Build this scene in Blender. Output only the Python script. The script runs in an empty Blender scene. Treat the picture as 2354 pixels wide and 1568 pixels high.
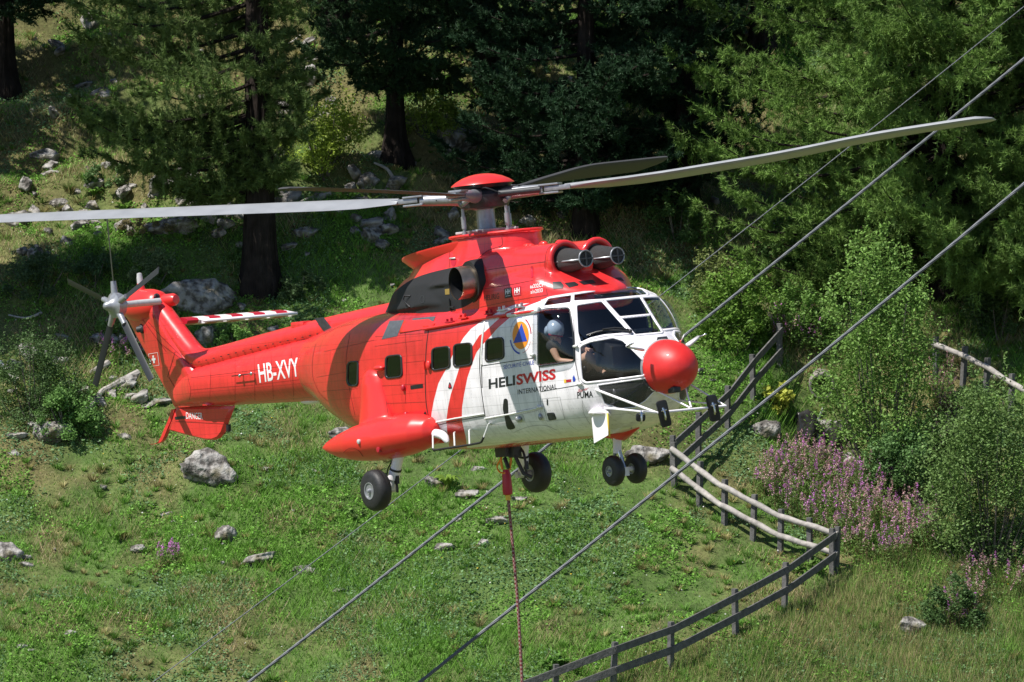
import bpy, bmesh, math, random
import numpy as np
from mathutils import Vector, Matrix
from mathutils.bvhtree import BVHTree
from mathutils.geometry import tessellate_polygon

# ---------------------------------------------------------------- camera, world, sun
sc = bpy.context.scene
COL = sc.collection
PITCH = math.radians(-3.0)
CAMZ = 20.0
cam_d = bpy.data.cameras.new("camera"); cam = bpy.data.objects.new("camera", cam_d); COL.objects.link(cam)
cam_d.lens = 200; cam_d.sensor_width = 36; cam_d.clip_start = 1; cam_d.clip_end = 2000
cam.location = (0, 0, CAMZ); cam.rotation_euler = (math.pi/2 + PITCH, 0, 0)
sc.camera = cam
SUN = Vector((-0.47, -0.28, 0.83)).normalized()          # towards the sun
w = bpy.data.worlds.new("World"); sc.world = w; w.use_nodes = True
nt = w.node_tree; bg = nt.nodes["Background"]
sky = nt.nodes.new("ShaderNodeTexSky"); sky.sky_type = 'NISHITA'; sky.sun_disc = False
sky.sun_elevation = math.asin(SUN.z); sky.sun_rotation = math.atan2(SUN.x, SUN.y)
sky.altitude = 1900; sky.air_density = 1.0; sky.dust_density = 0.6
nt.links.new(sky.outputs[0], bg.inputs[0]); bg.inputs[1].default_value = 0.085
sl = bpy.data.lights.new("sun", 'SUN'); sl.energy = 5.0; sl.angle = math.radians(0.5); sl.color = (1.0, 0.955, 0.89)
so = bpy.data.objects.new("sun", sl); COL.objects.link(so)
so.rotation_euler = SUN.to_track_quat('Z', 'Y').to_euler()
sc.view_settings.view_transform = 'Standard'; sc.view_settings.look = 'None'
sc.view_settings.exposure = 0.46; sc.view_settings.gamma = 1.0
sc.cycles.max_bounces = 6; sc.cycles.transparent_max_bounces = 12
sc.cycles.diffuse_bounces = 3; sc.cycles.glossy_bounces = 3
sc.cycles.use_denoising = True

# ---------------------------------------------------------------- geometry of the view (2353 x 1568 measuring units)
F = 2353 * 200 / 36
R_ = Vector((1, 0, 0)); U_ = Vector((0, math.sin(-PITCH), math.cos(PITCH))); T_ = Vector((0, -math.cos(PITCH), -math.sin(PITCH)))
CAMP = Vector((0, 0, CAMZ))
def wray(px, py):
    return (R_*((px-1176.5)/F) - U_*((py-784)/F) - T_).normalized()
_u = np.array([-.097, 1, 0]); _u /= np.linalg.norm(_u)
_p = math.radians(56); _f = np.array([math.cos(_p), 0, math.sin(_p)]); _f -= _u*(_f@_u); _f /= np.linalg.norm(_f)
AX = np.array([_f, np.cross(_u, _f), _u])                 # helicopter axes (fwd, port, up) in camera frame
HH = np.array([(1112-1176.5)/F*81.7, -(455-784)/F*81.7, -81.7])
CW = np.array([R_, U_, T_]).T                             # camera frame -> world
HO = AX @ (-HH)                                           # eye in helicopter coordinates
def hray(px, py):
    d = AX @ np.array([(px-1176.5)/F, -(py-784)/F, -1.0]); return d/np.linalg.norm(d)
def hp(p, ax, v):
    d = hray(*p); return HO + d*(v-HO[ax])/d[ax]
def hproj(P):
    c = np.asarray(P) @ AX + HH
    return np.stack([1176.5 + F*c[..., 0]/-c[..., 2], 784 - F*c[..., 1]/-c[..., 2]], -1)
def ZZ(ox, oy, k): return lambda *a: [(ox+a[i]*k, oy+a[i+1]*k) for i in range(0, len(a), 2)] if len(a) > 2 else (ox+a[0]*k, oy+a[1]*k)
Z1 = ZZ(861.8, 488.3, .3664); Z2 = ZZ(229.8, 603.2, .2931); Z3 = ZZ(689.4, 804.3, .2565)
Z4 = ZZ(1149, 632, .2382); Z5 = ZZ(1263.9, 861.8, .1832); Z6 = ZZ(861.8, 373.4, .2685); Z7 = ZZ(890.5, 597.5, .1708)
ZB = ZZ(1493.7, 632, .3651)

# ---------------------------------------------------------------- materials
def mat(name, col, rough=.5, metal=0, coat=0, noise=0, nscale=8, bump=0, bscale=40, spec=.5, alpha=None):
    m = bpy.data.materials.new(name); m.use_nodes = True; t = m.node_tree; b = t.nodes["Principled BSDF"]
    b.inputs["Base Color"].default_value = (*col, 1); b.inputs["Roughness"].default_value = rough
    b.inputs["Metallic"].default_value = metal; b.inputs["Coat Weight"].default_value = coat
    b.inputs["Coat Roughness"].default_value = .08; b.inputs["Specular IOR Level"].default_value = spec
    if noise or bump:
        tc = t.nodes.new("ShaderNodeTexCoord")
        n = t.nodes.new("ShaderNodeTexNoise"); n.inputs["Scale"].default_value = nscale; n.inputs["Detail"].default_value = 6
        t.links.new(tc.outputs["Object"], n.inputs["Vector"])
        if noise:
            mr = t.nodes.new("ShaderNodeMapRange"); mr.inputs[1].default_value = .3; mr.inputs[2].default_value = .7
            mr.inputs[3].default_value = 1-noise; mr.inputs[4].default_value = 1+noise
            t.links.new(n.outputs["Fac"], mr.inputs[0])
            mx = t.nodes.new("ShaderNodeMix"); mx.data_type = 'RGBA'; mx.blend_type = 'MULTIPLY'; mx.inputs[0].default_value = 1
            mx.inputs[6].default_value = (*col, 1); t.links.new(mr.outputs[0], mx.inputs[7]); t.links.new(mx.outputs[2], b.inputs["Base Color"])
            mr2 = t.nodes.new("ShaderNodeMapRange"); mr2.inputs[3].default_value = max(rough-.08, .03); mr2.inputs[4].default_value = rough+.1
            t.links.new(n.outputs["Fac"], mr2.inputs[0]); t.links.new(mr2.outputs[0], b.inputs["Roughness"])
        if bump:
            n2 = t.nodes.new("ShaderNodeTexNoise"); n2.inputs["Scale"].default_value = bscale; n2.inputs["Detail"].default_value = 4
            t.links.new(tc.outputs["Object"], n2.inputs["Vector"])
            bp = t.nodes.new("ShaderNodeBump"); bp.inputs["Strength"].default_value = bump; bp.inputs["Distance"].default_value = .02
            t.links.new(n2.outputs["Fac"], bp.inputs["Height"]); t.links.new(bp.outputs[0], b.inputs["Normal"])
    return m
RED = (.72, .032, .034); WHITE = (.83, .80, .83)
M = {}
M['red'] = mat('red_paint', RED, .32, coat=.25, noise=.10, nscale=3, bump=.25, bscale=3.5)
M['red2'] = mat('red_gloss', (.70, .030, .026), .34, coat=.25, noise=.04, nscale=3)
M['redm'] = mat('radome_paint', (.64, .022, .02), .45, coat=.1, noise=.12, nscale=6, bump=.1, bscale=5); M['ochre'] = mat('faded_ochre', (.22, .15, .03), .6)
M['white'] = mat('white_paint', WHITE, .3, coat=.3, noise=.04, nscale=5)
M['whited'] = mat('white_trim', (.72, .72, .7), .4, noise=.08, nscale=20)
M['blk'] = mat('black_paint', (.012, .013, .015), .45, noise=.3, nscale=6)
M['blk2'] = mat('black_rubber', (.012, .012, .013), .6, noise=.3, nscale=20)
M['gasket'] = mat('window_gasket', (.02, .022, .025), .35)
M['dgrey'] = mat('dark_grey', (.035, .038, .042), .5, noise=.3, nscale=20)
M['grey'] = mat('grey_metal', (.32, .33, .35), .35, metal=.5, noise=.15, nscale=15)
M['lgrey'] = mat('pale_grey_metal', (.55, .56, .56), .35, metal=.2, noise=.1, nscale=15)
M['steel'] = mat('bright_steel', (.6, .6, .6), .22, metal=1)
M['exh'] = mat('heat_stained_steel', (.42, .34, .26), .3, metal=.9, noise=.35, nscale=5)
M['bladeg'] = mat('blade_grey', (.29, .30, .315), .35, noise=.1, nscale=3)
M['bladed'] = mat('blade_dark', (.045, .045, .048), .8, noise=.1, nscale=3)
M['tyre'] = mat('tyre_rubber', (.018, .018, .019), .55, noise=.25, nscale=12, bump=.2, bscale=60)
M['patch'] = mat('antislip_patch', (.07, .08, .095), .7, noise=.2, nscale=20)
M['mesh'] = mat('intake_mesh', (.045, .045, .045), .6, bump=1.0, bscale=220)
M['orange'] = mat('orange', (.85, .28, .02), .4); M['blue'] = mat('blue', (.02, .06, .42), .4)
M['dred'] = mat('deep_red', (.42, .012, .03), .4); M['yellow'] = mat('yellow', (.75, .5, .05), .4)
M['txtk'] = mat('black_lettering', (.02, .022, .025), .5); M['txtw'] = mat('white_lettering', (.8, .8, .8), .45); M['txtr'] = mat('red_lettering', (.50, .012, .02), .4)
M['skin'] = mat('skin', (.58, .33, .22), .5, noise=.1, nscale=20)
M['shirt'] = mat('dark_shirt', (.02, .022, .03), .9); M['short'] = mat('dark_shorts', (.035, .035, .04), .9)
M['helmet'] = mat('pale_blue_helmet', (.36, .44, .54), .25, coat=.5)
M['intr'] = mat('cabin_lining', (.03, .032, .035), .8); M['seat'] = mat('seat_fabric', (.05, .05, .055), .9)
M['seam'] = mat('seam_line', (.16, .012, .01), .6); M['seamg'] = mat('grey_seam_line', (.18, .18, .18), .6)
M['wood'] = None

def glass(name, tint, f0):
    """thin pane: clear body with a mirror-like skin whose strength follows the viewing angle"""
    m = bpy.data.materials.new(name); m.use_nodes = True; t = m.node_tree; t.nodes.clear()
    o = t.nodes.new("ShaderNodeOutputMaterial"); tr = t.nodes.new("ShaderNodeBsdfTransparent"); tr.inputs[0].default_value = (*tint, 1)
    gl = t.nodes.new("ShaderNodeBsdfGlossy"); gl.inputs["Roughness"].default_value = .02; gl.inputs[0].default_value = (.9, .95, 1, 1)
    lw = t.nodes.new("ShaderNodeLayerWeight"); pw = t.nodes.new("ShaderNodeMath"); pw.operation = 'POWER'; pw.inputs[1].default_value = 5; lw.inputs[0].default_value = .5
    ma = t.nodes.new("ShaderNodeMath"); ma.operation = 'MULTIPLY_ADD'; ma.inputs[1].default_value = .85; ma.inputs[2].default_value = f0
    t.links.new(lw.outputs["Facing"], pw.inputs[0]); t.links.new(pw.outputs[0], ma.inputs[0])
    mx = t.nodes.new("ShaderNodeMixShader"); t.links.new(ma.outputs[0], mx.inputs[0]); t.links.new(tr.outputs[0], mx.inputs[1]); t.links.new(gl.outputs[0], mx.inputs[2])
    t.links.new(mx.outputs[0], o.inputs[0]); return m
M['glass'] = glass('tinted_glass', (.66, .70, .74), .07)
M['bubble'] = glass('clear_acrylic', (.80, .82, .84), .05)
M['scratch'] = glass('scratched_acrylic', (.45, .45, .45), .07)
def _scr(m):
    t = m.node_tree; o = t.nodes["Material Output"]; df = t.nodes.new("ShaderNodeBsdfDiffuse"); df.inputs[0].default_value = (.10, .10, .10, 1); a = o.inputs[0].links[0].from_socket
    mx = t.nodes.new("ShaderNodeMixShader"); mx.inputs[0].default_value = .55; t.links.new(a, mx.inputs[1]); t.links.new(df.outputs[0], mx.inputs[2]); t.links.new(mx.outputs[0], o.inputs[0])
_scr(M['scratch'])

def sd_mat():
    m = mat('livery_paint', RED, .27, coat=.4, bump=.10, bscale=3.0); t = m.node_tree; b = t.nodes["Principled BSDF"]
    at = t.nodes.new("ShaderNodeAttribute"); at.attribute_name = "sd"
    g = t.nodes.new("ShaderNodeMapRange"); g.inputs[1].default_value = -.25; g.inputs[2].default_value = .25
    t.links.new(at.outputs["Fac"], g.inputs[0])
    tc = t.nodes.new("ShaderNodeTexCoord"); n = t.nodes.new("ShaderNodeTexNoise"); n.inputs["Scale"].default_value = 4; n.inputs["Detail"].default_value = 8
    t.links.new(tc.outputs["Object"], n.inputs["Vector"])
    mr = t.nodes.new("ShaderNodeMapRange"); mr.inputs[1].default_value = .35; mr.inputs[2].default_value = .7; mr.inputs[3].default_value = 1.04; mr.inputs[4].default_value = .86
    t.links.new(n.outputs["Fac"], mr.inputs[0])
    mx = t.nodes.new("ShaderNodeMix"); mx.data_type = 'RGBA'; mx.inputs[6].default_value = (*RED, 1); mx.inputs[7].default_value = (*WHITE, 1)
    t.links.new(g.outputs[0], mx.inputs[0])
    mu = t.nodes.new("ShaderNodeMix"); mu.data_type = 'RGBA'; mu.blend_type = 'MULTIPLY'; mu.inputs[0].default_value = 1
    t.links.new(mx.outputs[2], mu.inputs[6]); t.links.new(mr.outputs[0], mu.inputs[7])
    # dark brown mottled tone behind the exhausts, strongest high on the hull
    so_ = t.nodes.new("ShaderNodeAttribute"); so_.attribute_name = "hull_tone"
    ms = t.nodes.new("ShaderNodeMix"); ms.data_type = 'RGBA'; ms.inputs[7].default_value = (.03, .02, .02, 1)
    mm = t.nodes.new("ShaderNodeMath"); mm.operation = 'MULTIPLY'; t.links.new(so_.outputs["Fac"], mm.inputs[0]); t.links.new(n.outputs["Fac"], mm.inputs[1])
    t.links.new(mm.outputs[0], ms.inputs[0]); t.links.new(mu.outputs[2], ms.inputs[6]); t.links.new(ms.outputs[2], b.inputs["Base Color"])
    return m
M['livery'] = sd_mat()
def blk_mat():
    m = mat('cowling_paint', RED, .3, coat=.3, bump=.10, bscale=3.5); t = m.node_tree; b = t.nodes["Principled BSDF"]
    at = t.nodes.new("ShaderNodeAttribute"); at.attribute_name = "sd"
    g = t.nodes.new("ShaderNodeMapRange"); g.inputs[1].default_value = -.3; g.inputs[2].default_value = .3
    t.links.new(at.outputs["Fac"], g.inputs[0])
    mx = t.nodes.new("ShaderNodeMix"); mx.data_type = 'RGBA'; mx.inputs[6].default_value = (*RED, 1); mx.inputs[7].default_value = (.009, .010, .012, 1)
    t.links.new(g.outputs[0], mx.inputs[0]); t.links.new(mx.outputs[2], b.inputs["Base Color"])
    mr = t.nodes.new("ShaderNodeMapRange"); mr.inputs[3].default_value = .30; mr.inputs[4].default_value = .7
    t.links.new(g.outputs[0], mr.inputs[0]); t.links.new(mr.outputs[0], b.inputs["Roughness"])
    c2 = t.nodes.new("ShaderNodeMapRange"); c2.inputs[3].default_value = .4; c2.inputs[4].default_value = 0
    t.links.new(g.outputs[0], c2.inputs[0]); t.links.new(c2.outputs[0], b.inputs["Coat Weight"])
    return m
M['cowl'] = blk_mat()

def plating(m, px_=.46, pz=.27, k=.80):
    """riveted sheet joints and faint vertical grime streaks worked into the paint"""
    t = m.node_tree; b = t.nodes["Principled BSDF"]; L = b.inputs["Base Color"].links
    tc = t.nodes.new("ShaderNodeTexCoord"); sp = t.nodes.new("ShaderNodeSeparateXYZ"); t.links.new(tc.outputs["Object"], sp.inputs[0])
    def mth(op, a, c=None, v=None):
        n = t.nodes.new("ShaderNodeMath"); n.operation = op; t.links.new(a, n.inputs[0])
        if c is not None: t.links.new(c, n.inputs[1])
        elif v is not None: n.inputs[1].default_value = v
        return n.outputs[0]
    def lines(ax, per, w_): return mth('LESS_THAN', mth('FRACT', mth('DIVIDE', sp.outputs[ax], v=per)), v=w_/per)
    def dots(ax, per): return mth('LESS_THAN', mth('FRACT', mth('DIVIDE', sp.outputs[ax], v=per)), v=.45)
    lx, lz = lines(0, px_, .011), lines(2, pz, .011); ry = mth('MULTIPLY', lines(0, px_/2, .009), dots(2, .045)); rz = mth('MULTIPLY', lines(2, pz/2, .009), dots(0, .045))
    al = mth('MAXIMUM', mth('MAXIMUM', lx, lz), mth('MAXIMUM', ry, rz))
    mp = t.nodes.new("ShaderNodeMapping"); mp.inputs["Scale"].default_value = (9, 9, .8); t.links.new(tc.outputs["Object"], mp.inputs[0]); n = t.nodes.new("ShaderNodeTexNoise"); n.inputs["Scale"].default_value = 1.5; n.inputs["Detail"].default_value = 5; t.links.new(mp.outputs[0], n.inputs[0])
    g = t.nodes.new("ShaderNodeMapRange"); g.inputs[1].default_value = .48; g.inputs[2].default_value = .75; g.inputs[3].default_value = 1; g.inputs[4].default_value = .80; t.links.new(n.outputs["Fac"], g.inputs[0])
    f = t.nodes.new("ShaderNodeMapRange"); f.inputs[3].default_value = 1; f.inputs[4].default_value = k; t.links.new(al, f.inputs[0])
    fg = mth('MULTIPLY', f.outputs[0], g.outputs[0]); mx = t.nodes.new("ShaderNodeMix"); mx.data_type = 'RGBA'; mx.blend_type = 'MULTIPLY'; mx.inputs[0].default_value = 1
    if L: t.links.new(L[0].from_socket, mx.inputs[6])
    else: mx.inputs[6].default_value = b.inputs["Base Color"].default_value
    t.links.new(fg, mx.inputs[7]); t.links.new(mx.outputs[2], b.inputs["Base Color"])
plating(M['livery'], k=.78); plating(M['red'], .5, .22, .74); plating(M['cowl'], .62, .34, .82)

# ---------------------------------------------------------------- object helpers
def tag(o, label=None, cat=None, group=None, kind=None):
    if label: o['label'] = label
    if cat: o['category'] = cat
    if group: o['group'] = group
    if kind: o['kind'] = kind
    return o
def empty(name, loc=(0, 0, 0), rz=0):
    o = bpy.data.objects.new(name, None); COL.objects.link(o); o.location = loc; o.rotation_euler = (0, 0, rz); o.empty_display_size = .2; return o
def link_mesh(name, me, m, parent=None, smooth=True):
    o = bpy.data.objects.new(name, me); COL.objects.link(o)
    if m is not None: me.materials.append(m)
    if parent is not None: o.parent = parent
    if smooth: me.polygons.foreach_set('use_smooth', [True]*len(me.polygons))
    return o
def np_mesh(name, V, Fc, m, parent=None, smooth=False, col=None):
    """V (n,3), Fc (k,3|4) -> one mesh object"""
    me = bpy.data.meshes.new(name); V = np.ascontiguousarray(V, np.float32); Fc = np.ascontiguousarray(Fc, np.int32)
    n, k = Fc.shape
    me.vertices.add(len(V)); me.vertices.foreach_set('co', V.ravel())
    me.loops.add(n*k); me.loops.foreach_set('vertex_index', Fc.ravel())
    me.polygons.add(n); me.polygons.foreach_set('loop_start', np.arange(0, n*k, k, dtype=np.int32))
    me.update(calc_edges=True)
    if smooth: me.polygons.foreach_set('use_smooth', np.ones(n, bool))
    if col is not None:
        a = me.color_attributes.new('col', 'FLOAT_COLOR', 'POINT')
        c = np.ones((len(V), 4), np.float32); c[:, :3] = col; a.data.foreach_set('color', c.ravel())
    o = bpy.data.objects.new(name, me); COL.objects.link(o)
    if m is not None: me.materials.append(m)
    if parent is not None: o.parent = parent
    return o
def V3(*a): return np.array(a, float)
def frame_of(d):
    d = np.asarray(d, float); d = d/np.linalg.norm(d)
    a = np.array([0, 0, 1.]) if abs(d[2]) < .9 else np.array([1., 0, 0])
    x = np.cross(a, d); x /= np.linalg.norm(x); return x, np.cross(d, x), d
class MB:
    def __init__(s): s.v = []; s.f = []
    def add(s, vs, fs):
        b = len(s.v); s.v += [tuple(map(float, q)) for q in vs]; s.f += [tuple(i+b for i in q) for q in fs]; return s
    def box(s, c, size, axes=None):
        c = np.array(c, float); h = np.array(size, float)/2; A = np.eye(3) if axes is None else np.array(axes)
        vs = [c + A.T@(h*np.array(q)) for q in [(-1,-1,-1),(1,-1,-1),(1,1,-1),(-1,1,-1),(-1,-1,1),(1,-1,1),(1,1,1),(-1,1,1)]]
        return s.add(vs, [(0,3,2,1),(4,5,6,7),(0,1,5,4),(1,2,6,5),(2,3,7,6),(3,0,4,7)])
    def loft(s, rings, cap=True, closed=True):
        n = len(rings[0]); vs = [p for r in rings for p in r]; fs = []
        for i in range(len(rings)-1):
            for j in range(n if closed else n-1):
                k = (j+1) % n; fs.append((i*n+j, i*n+k, (i+1)*n+k, (i+1)*n+j))
        if cap: fs.append(tuple(range(n-1, -1, -1))); fs.append(tuple(range((len(rings)-1)*n, len(rings)*n)))
        return s.add(vs, fs)
    def tube(s, pts, r, n=10, cap=True):
        pts = [np.array(p, float) for p in pts]; rr = r if hasattr(r, '__len__') else [r]*len(pts); rings = []; x = None
        for i, p in enumerate(pts):
            d = pts[min(i+1, len(pts)-1)] - pts[max(i-1, 0)]; d = d/np.linalg.norm(d)
            if x is None: x, y, _ = frame_of(d)
            else: x = x - d*(x@d); x /= np.linalg.norm(x); y = np.cross(d, x)
            rings.append([p + rr[i]*(math.cos(t)*x + math.sin(t)*y) for t in np.linspace(0, 2*math.pi, n, endpoint=False)])
        return s.loft(rings, cap)
    def lathe(s, c, d, prof, n=32, cap=True):
        """prof: (distance along d, radius)"""
        x, y, d = frame_of(d); c = np.array(c, float)
        return s.loft([[c + d*a + max(r, 1e-4)*(math.cos(t)*x+math.sin(t)*y) for t in np.linspace(0, 2*math.pi, n, endpoint=False)] for a, r in prof], cap)
    def ell(s, c, rad, axes=None, n=24, m=14):
        A = np.eye(3) if axes is None else np.array(axes); c = np.array(c, float); rings = []
        for i in range(m+1):
            ph = -math.pi/2 + math.pi*i/m; ph = max(min(ph, math.pi/2-1e-3), -math.pi/2+1e-3)
            rings.append([c + A.T@(np.array([math.cos(ph)*math.cos(t), math.cos(ph)*math.sin(t), math.sin(ph)])*rad) for t in np.linspace(0, 2*math.pi, n, endpoint=False)])
        return s.loft(rings)
    def prism(s, poly, d):
        """poly: list of 3-D points, extruded by vector d"""
        n = len(poly); d = np.array(d, float); vs = [np.array(p, float) for p in poly]; vs += [p+d for p in vs]
        return s.add(vs, [tuple(range(n-1, -1, -1)), tuple(range(n, 2*n))] + [(i, (i+1) % n, (i+1) % n+n, i+n) for i in range(n)])
    def build(s, name, m, parent=None, smooth=True, bevel=0, sharp=40, mirror=False):
        me = bpy.data.meshes.new(name); me.from_pydata(s.v, [], s.f); me.update()
        b = bmesh.new(); b.from_mesh(me); bmesh.ops.recalc_face_normals(b, faces=b.faces)
        if bevel: bmesh.ops.bevel(b, geom=[e for e in b.edges if len(e.link_faces) == 2 and e.calc_face_angle(0) > .6], offset=bevel, segments=2, affect='EDGES', profile=.6)
        for e in b.edges:
            if len(e.link_faces) == 2 and e.calc_face_angle(0) > math.radians(sharp): e.smooth = False
        b.to_mesh(me); b.free()
        return link_mesh(name, me, m, parent, smooth)
def flipy(V): V = np.array(V, float); V[:, 1] *= -1; return V
def mirrored(o, name=None):
    c = o.copy(); c.data = o.data.copy(); COL.objects.link(c); c.name = name or o.name.split('.')[0]
    me = c.data; n = len(me.vertices); a = np.empty(n*3, np.float32); me.vertices.foreach_get('co', a); a = a.reshape(-1, 3); a[:, 1] *= -1
    me.vertices.foreach_set('co', a.ravel()); me.flip_normals(); me.update(); return c
def inpoly(P, poly):
    P = np.asarray(P); x, y = P[..., 0], P[..., 1]; r = np.zeros(x.shape, bool); n = len(poly)
    for i in range(n):
        x0, y0 = poly[i]; x1, y1 = poly[(i+1) % n]
        c = ((y0 > y) != (y1 > y)) & (x < (x1-x0)*(y-y0)/((y1-y0) if y1 != y0 else 1e-9)+x0); r ^= c
    return r
def sdist(P, poly):
    P = np.asarray(P, float); best = np.full(P.shape[:-1], 1e9); n = len(poly)
    for i in range(n):
        a = np.array(poly[i]); b = np.array(poly[(i+1) % n]); ab = b-a; t = np.clip(((P-a)@ab)/(ab@ab+1e-12), 0, 1)
        best = np.minimum(best, np.linalg.norm(P-(a+t[..., None]*ab), axis=-1))
    return np.where(inpoly(P, poly), best, -best)
def spl(pts, k=6, closed=False):
    pts = [np.array(p, float) for p in pts]; n = len(pts); out = []
    for i in range(n if closed else n-1):
        g = (lambda j: pts[j % n]) if closed else (lambda j: pts[min(max(j, 0), n-1)])
        p0, p1, p2, p3 = g(i-1), g(i), g(i+1), g(i+2)
        for t in np.linspace(0, 1, k, endpoint=False):
            out.append(.5*((2*p1)+(-p0+p2)*t+(2*p0-5*p1+4*p2-p3)*t*t+(-p0+3*p1-3*p2+p3)*t**3))
    if not closed: out.append(pts[-1])
    return out
def rounded(poly, r, k=5):
    out = []; n = len(poly)
    for i in range(n):
        p = np.array(poly[i], float); a = np.array(poly[i-1]) - p; b = np.array(poly[(i+1) % n]) - p
        la, lb = np.linalg.norm(a), np.linalg.norm(b); rr = min(r, la/2.05, lb/2.05); s = p + a/la*rr; e = p + b/lb*rr
        for t in np.linspace(0, 1, k): out.append((1-t)**2*s + 2*t*(1-t)*p + t*t*e)
    return out
def offset(poly, d):
    """grow (d>0) a polygon"""
    P = [np.array(p, float) for p in poly]; n = len(P); ar = sum(P[i][0]*P[(i+1) % n][1]-P[(i+1) % n][0]*P[i][1] for i in range(n)); s = 1 if ar > 0 else -1; out = []
    for i in range(n):
        a = P[i]-P[i-1]; b = P[(i+1) % n]-P[i]; a = a/(np.linalg.norm(a)+1e-9); b = b/(np.linalg.norm(b)+1e-9)
        na = np.array([a[1], -a[0]])*s; nb = np.array([b[1], -b[0]])*s; m_ = na+nb; l = np.linalg.norm(m_)
        m_ = m_/l if l > 1e-6 else na; c = max(m_@na, .5); out.append(P[i]+m_*d/c)
    return out
# ================================================================ HELICOPTER
BASE = 4.35
heli = empty("helicopter")
Mw = Matrix(((CW@AX[0])[0:3].tolist(), (CW@AX[1]).tolist(), (CW@AX[2]).tolist())).transposed()
hubw = Vector((CW@HH).tolist()) + CAMP
upw = Vector((CW@AX[2]).tolist())
heli.matrix_world = Matrix.Translation(hubw - upw*BASE) @ Mw.to_4x4()
tag(heli, "red and white twin-engine transport helicopter hovering with a load line under it", "helicopter")
def hpart(o):
    o.parent = heli; o.location = (0, 0, BASE); return o
def hw(P): return heli.matrix_world @ (Vector(P) + Vector((0, 0, BASE)))       # helicopter coordinates -> world
def B(mb, name, m, **k): return hpart(mb.build(name, M[m] if isinstance(m, str) else m, None, **k))
def SB(mb, name, m, par, **k):
    o = mb.build(name, M[m] if isinstance(m, str) else m, None, **k); o.parent = par; return o

# ---- main hull: stations (x, top, bottom, half width, z of widest, n top, n bottom)
ST = np.array([
 (4.06,-2.29,-2.99,.375,-2.64,2.0,2.0),(3.95,-2.25,-3.12,.50,-2.64,2.1,2.1),(3.8,-2.19,-3.27,.64,-2.64,2.3,2.2),
 (3.6,-2.03,-3.37,.76,-2.64,2.6,2.3),(3.4,-1.84,-3.43,.85,-2.64,2.9,2.5),(3.2,-1.65,-3.47,.90,-2.64,3.6,2.7),
 (3.05,-1.55,-3.50,.93,-2.64,4.2,2.8),(2.8,-1.49,-3.52,.96,-2.62,4.6,3.0),(2.2,-1.45,-3.55,.99,-2.6,4.7,3.2),
 (1.2,-1.45,-3.58,1.0,-2.6,4.7,3.2),(0,-1.45,-3.6,1.0,-2.6,4.7,3.2),(-1.2,-1.46,-3.57,1.0,-2.58,4.6,3.1),
 (-2.0,-1.47,-3.5,.98,-2.55,3.8,3.0),(-2.8,-1.5,-3.37,.92,-2.48,3.4,2.6),(-3.4,-1.54,-3.22,.83,-2.4,3.0,2.4),
 (-4.0,-1.60,-3.02,.69,-2.32,2.6,2.2),(-4.4,-1.66,-2.82,.58,-2.26,2.3,2.1),(-4.7,-1.70,-2.71,.51,-2.21,2.1,2.0)])[::-1]
def station(x):
    o = []
    for k in range(1, 7):
        xs = np.linspace(x-.07, x+.07, 5); o.append(np.interp(xs, ST[:, 0], ST[:, k]).mean())
    return o
def section(x, n, inset=0, st=None):
    top, bot, w_, zc, nt_, nb = st or station(x); th = np.linspace(0, 2*math.pi, n, endpoint=False)+1e-4
    c, s = np.cos(th), np.sin(th); e = np.where(s > 0, 2/nt_, 2/nb); h = np.where(s > 0, top-zc, zc-bot)-inset
    y = (w_-inset)*np.sign(c)*np.abs(c)**e; z = zc + h*np.sign(s)*np.abs(s)**e
    return np.stack([np.full(n, x), y, z], 1)
def even(sec, n):
    d = np.linalg.norm(np.roll(sec, -1, 0)-sec, axis=1); L = np.concatenate([[0], np.cumsum(d)]); t = np.linspace(0, L[-1], n, endpoint=False)
    S = np.vstack([sec, sec[:1]]); return np.stack([np.interp(t, L, S[:, i]) for i in range(3)], 1)
def hull(xs, n, inset=0):
    V = np.concatenate([even(section(x, 720, inset), n) for x in xs]); m = len(xs)
    i, j = np.meshgrid(np.arange(m-1), np.arange(n), indexing='ij'); k = (j+1) % n
    Q = np.stack([i*n+j, i*n+k, (i+1)*n+k, (i+1)*n+j], -1).reshape(-1, 4); return V, Q
XS = np.concatenate([np.arange(-4.7, -2.9, .05), np.arange(-2.9, 4.0605, .016)])
HV, HQ = hull(XS, 300)
def bvh_of(V, Q): return BVHTree.FromPolygons([tuple(v) for v in V.tolist()], [tuple(q) for q in Q.tolist()])
cv, cq = hull(np.concatenate([np.arange(-4.7, 4.06, .04), [4.06]]), 160)
cq = np.vstack([cq, [[len(cv)-160+a, len(cv)-160+b, len(cv)-160+c, len(cv)-160+d] for a, b, c, d in [(i, i+1, 158-i, 159-i) for i in range(79)]]])
HB = bvh_of(cv, cq)
def obj_bvh(o):
    me = o.data; return BVHTree.FromPolygons([v.co[:] for v in me.vertices], [tuple(p.vertices) for p in me.polygons])
def cast(bvh, p, off=0.):
    d = hray(*p); h = bvh.ray_cast(Vector(HO.tolist()), Vector(d.tolist()))
    if h[0] is None:
        h = bvh.find_nearest(Vector((HO + d*81.0).tolist()), 40)
        lo, hi = 74., 90.                                   # closest approach of the ray to the surface
        for _ in range(30):
            a = lo+(hi-lo)/3; b_ = hi-(hi-lo)/3
            da = bvh.find_nearest(Vector((HO+d*a).tolist()))[3]; db = bvh.find_nearest(Vector((HO+d*b_).tolist()))[3]
            if da < db: hi = b_
            else: lo = a
        h = bvh.find_nearest(Vector((HO+d*lo).tolist()))
    n = h[1]
    if n.dot(Vector(d.tolist())) > 0: n = -n
    return h[0] + n*off, n
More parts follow.
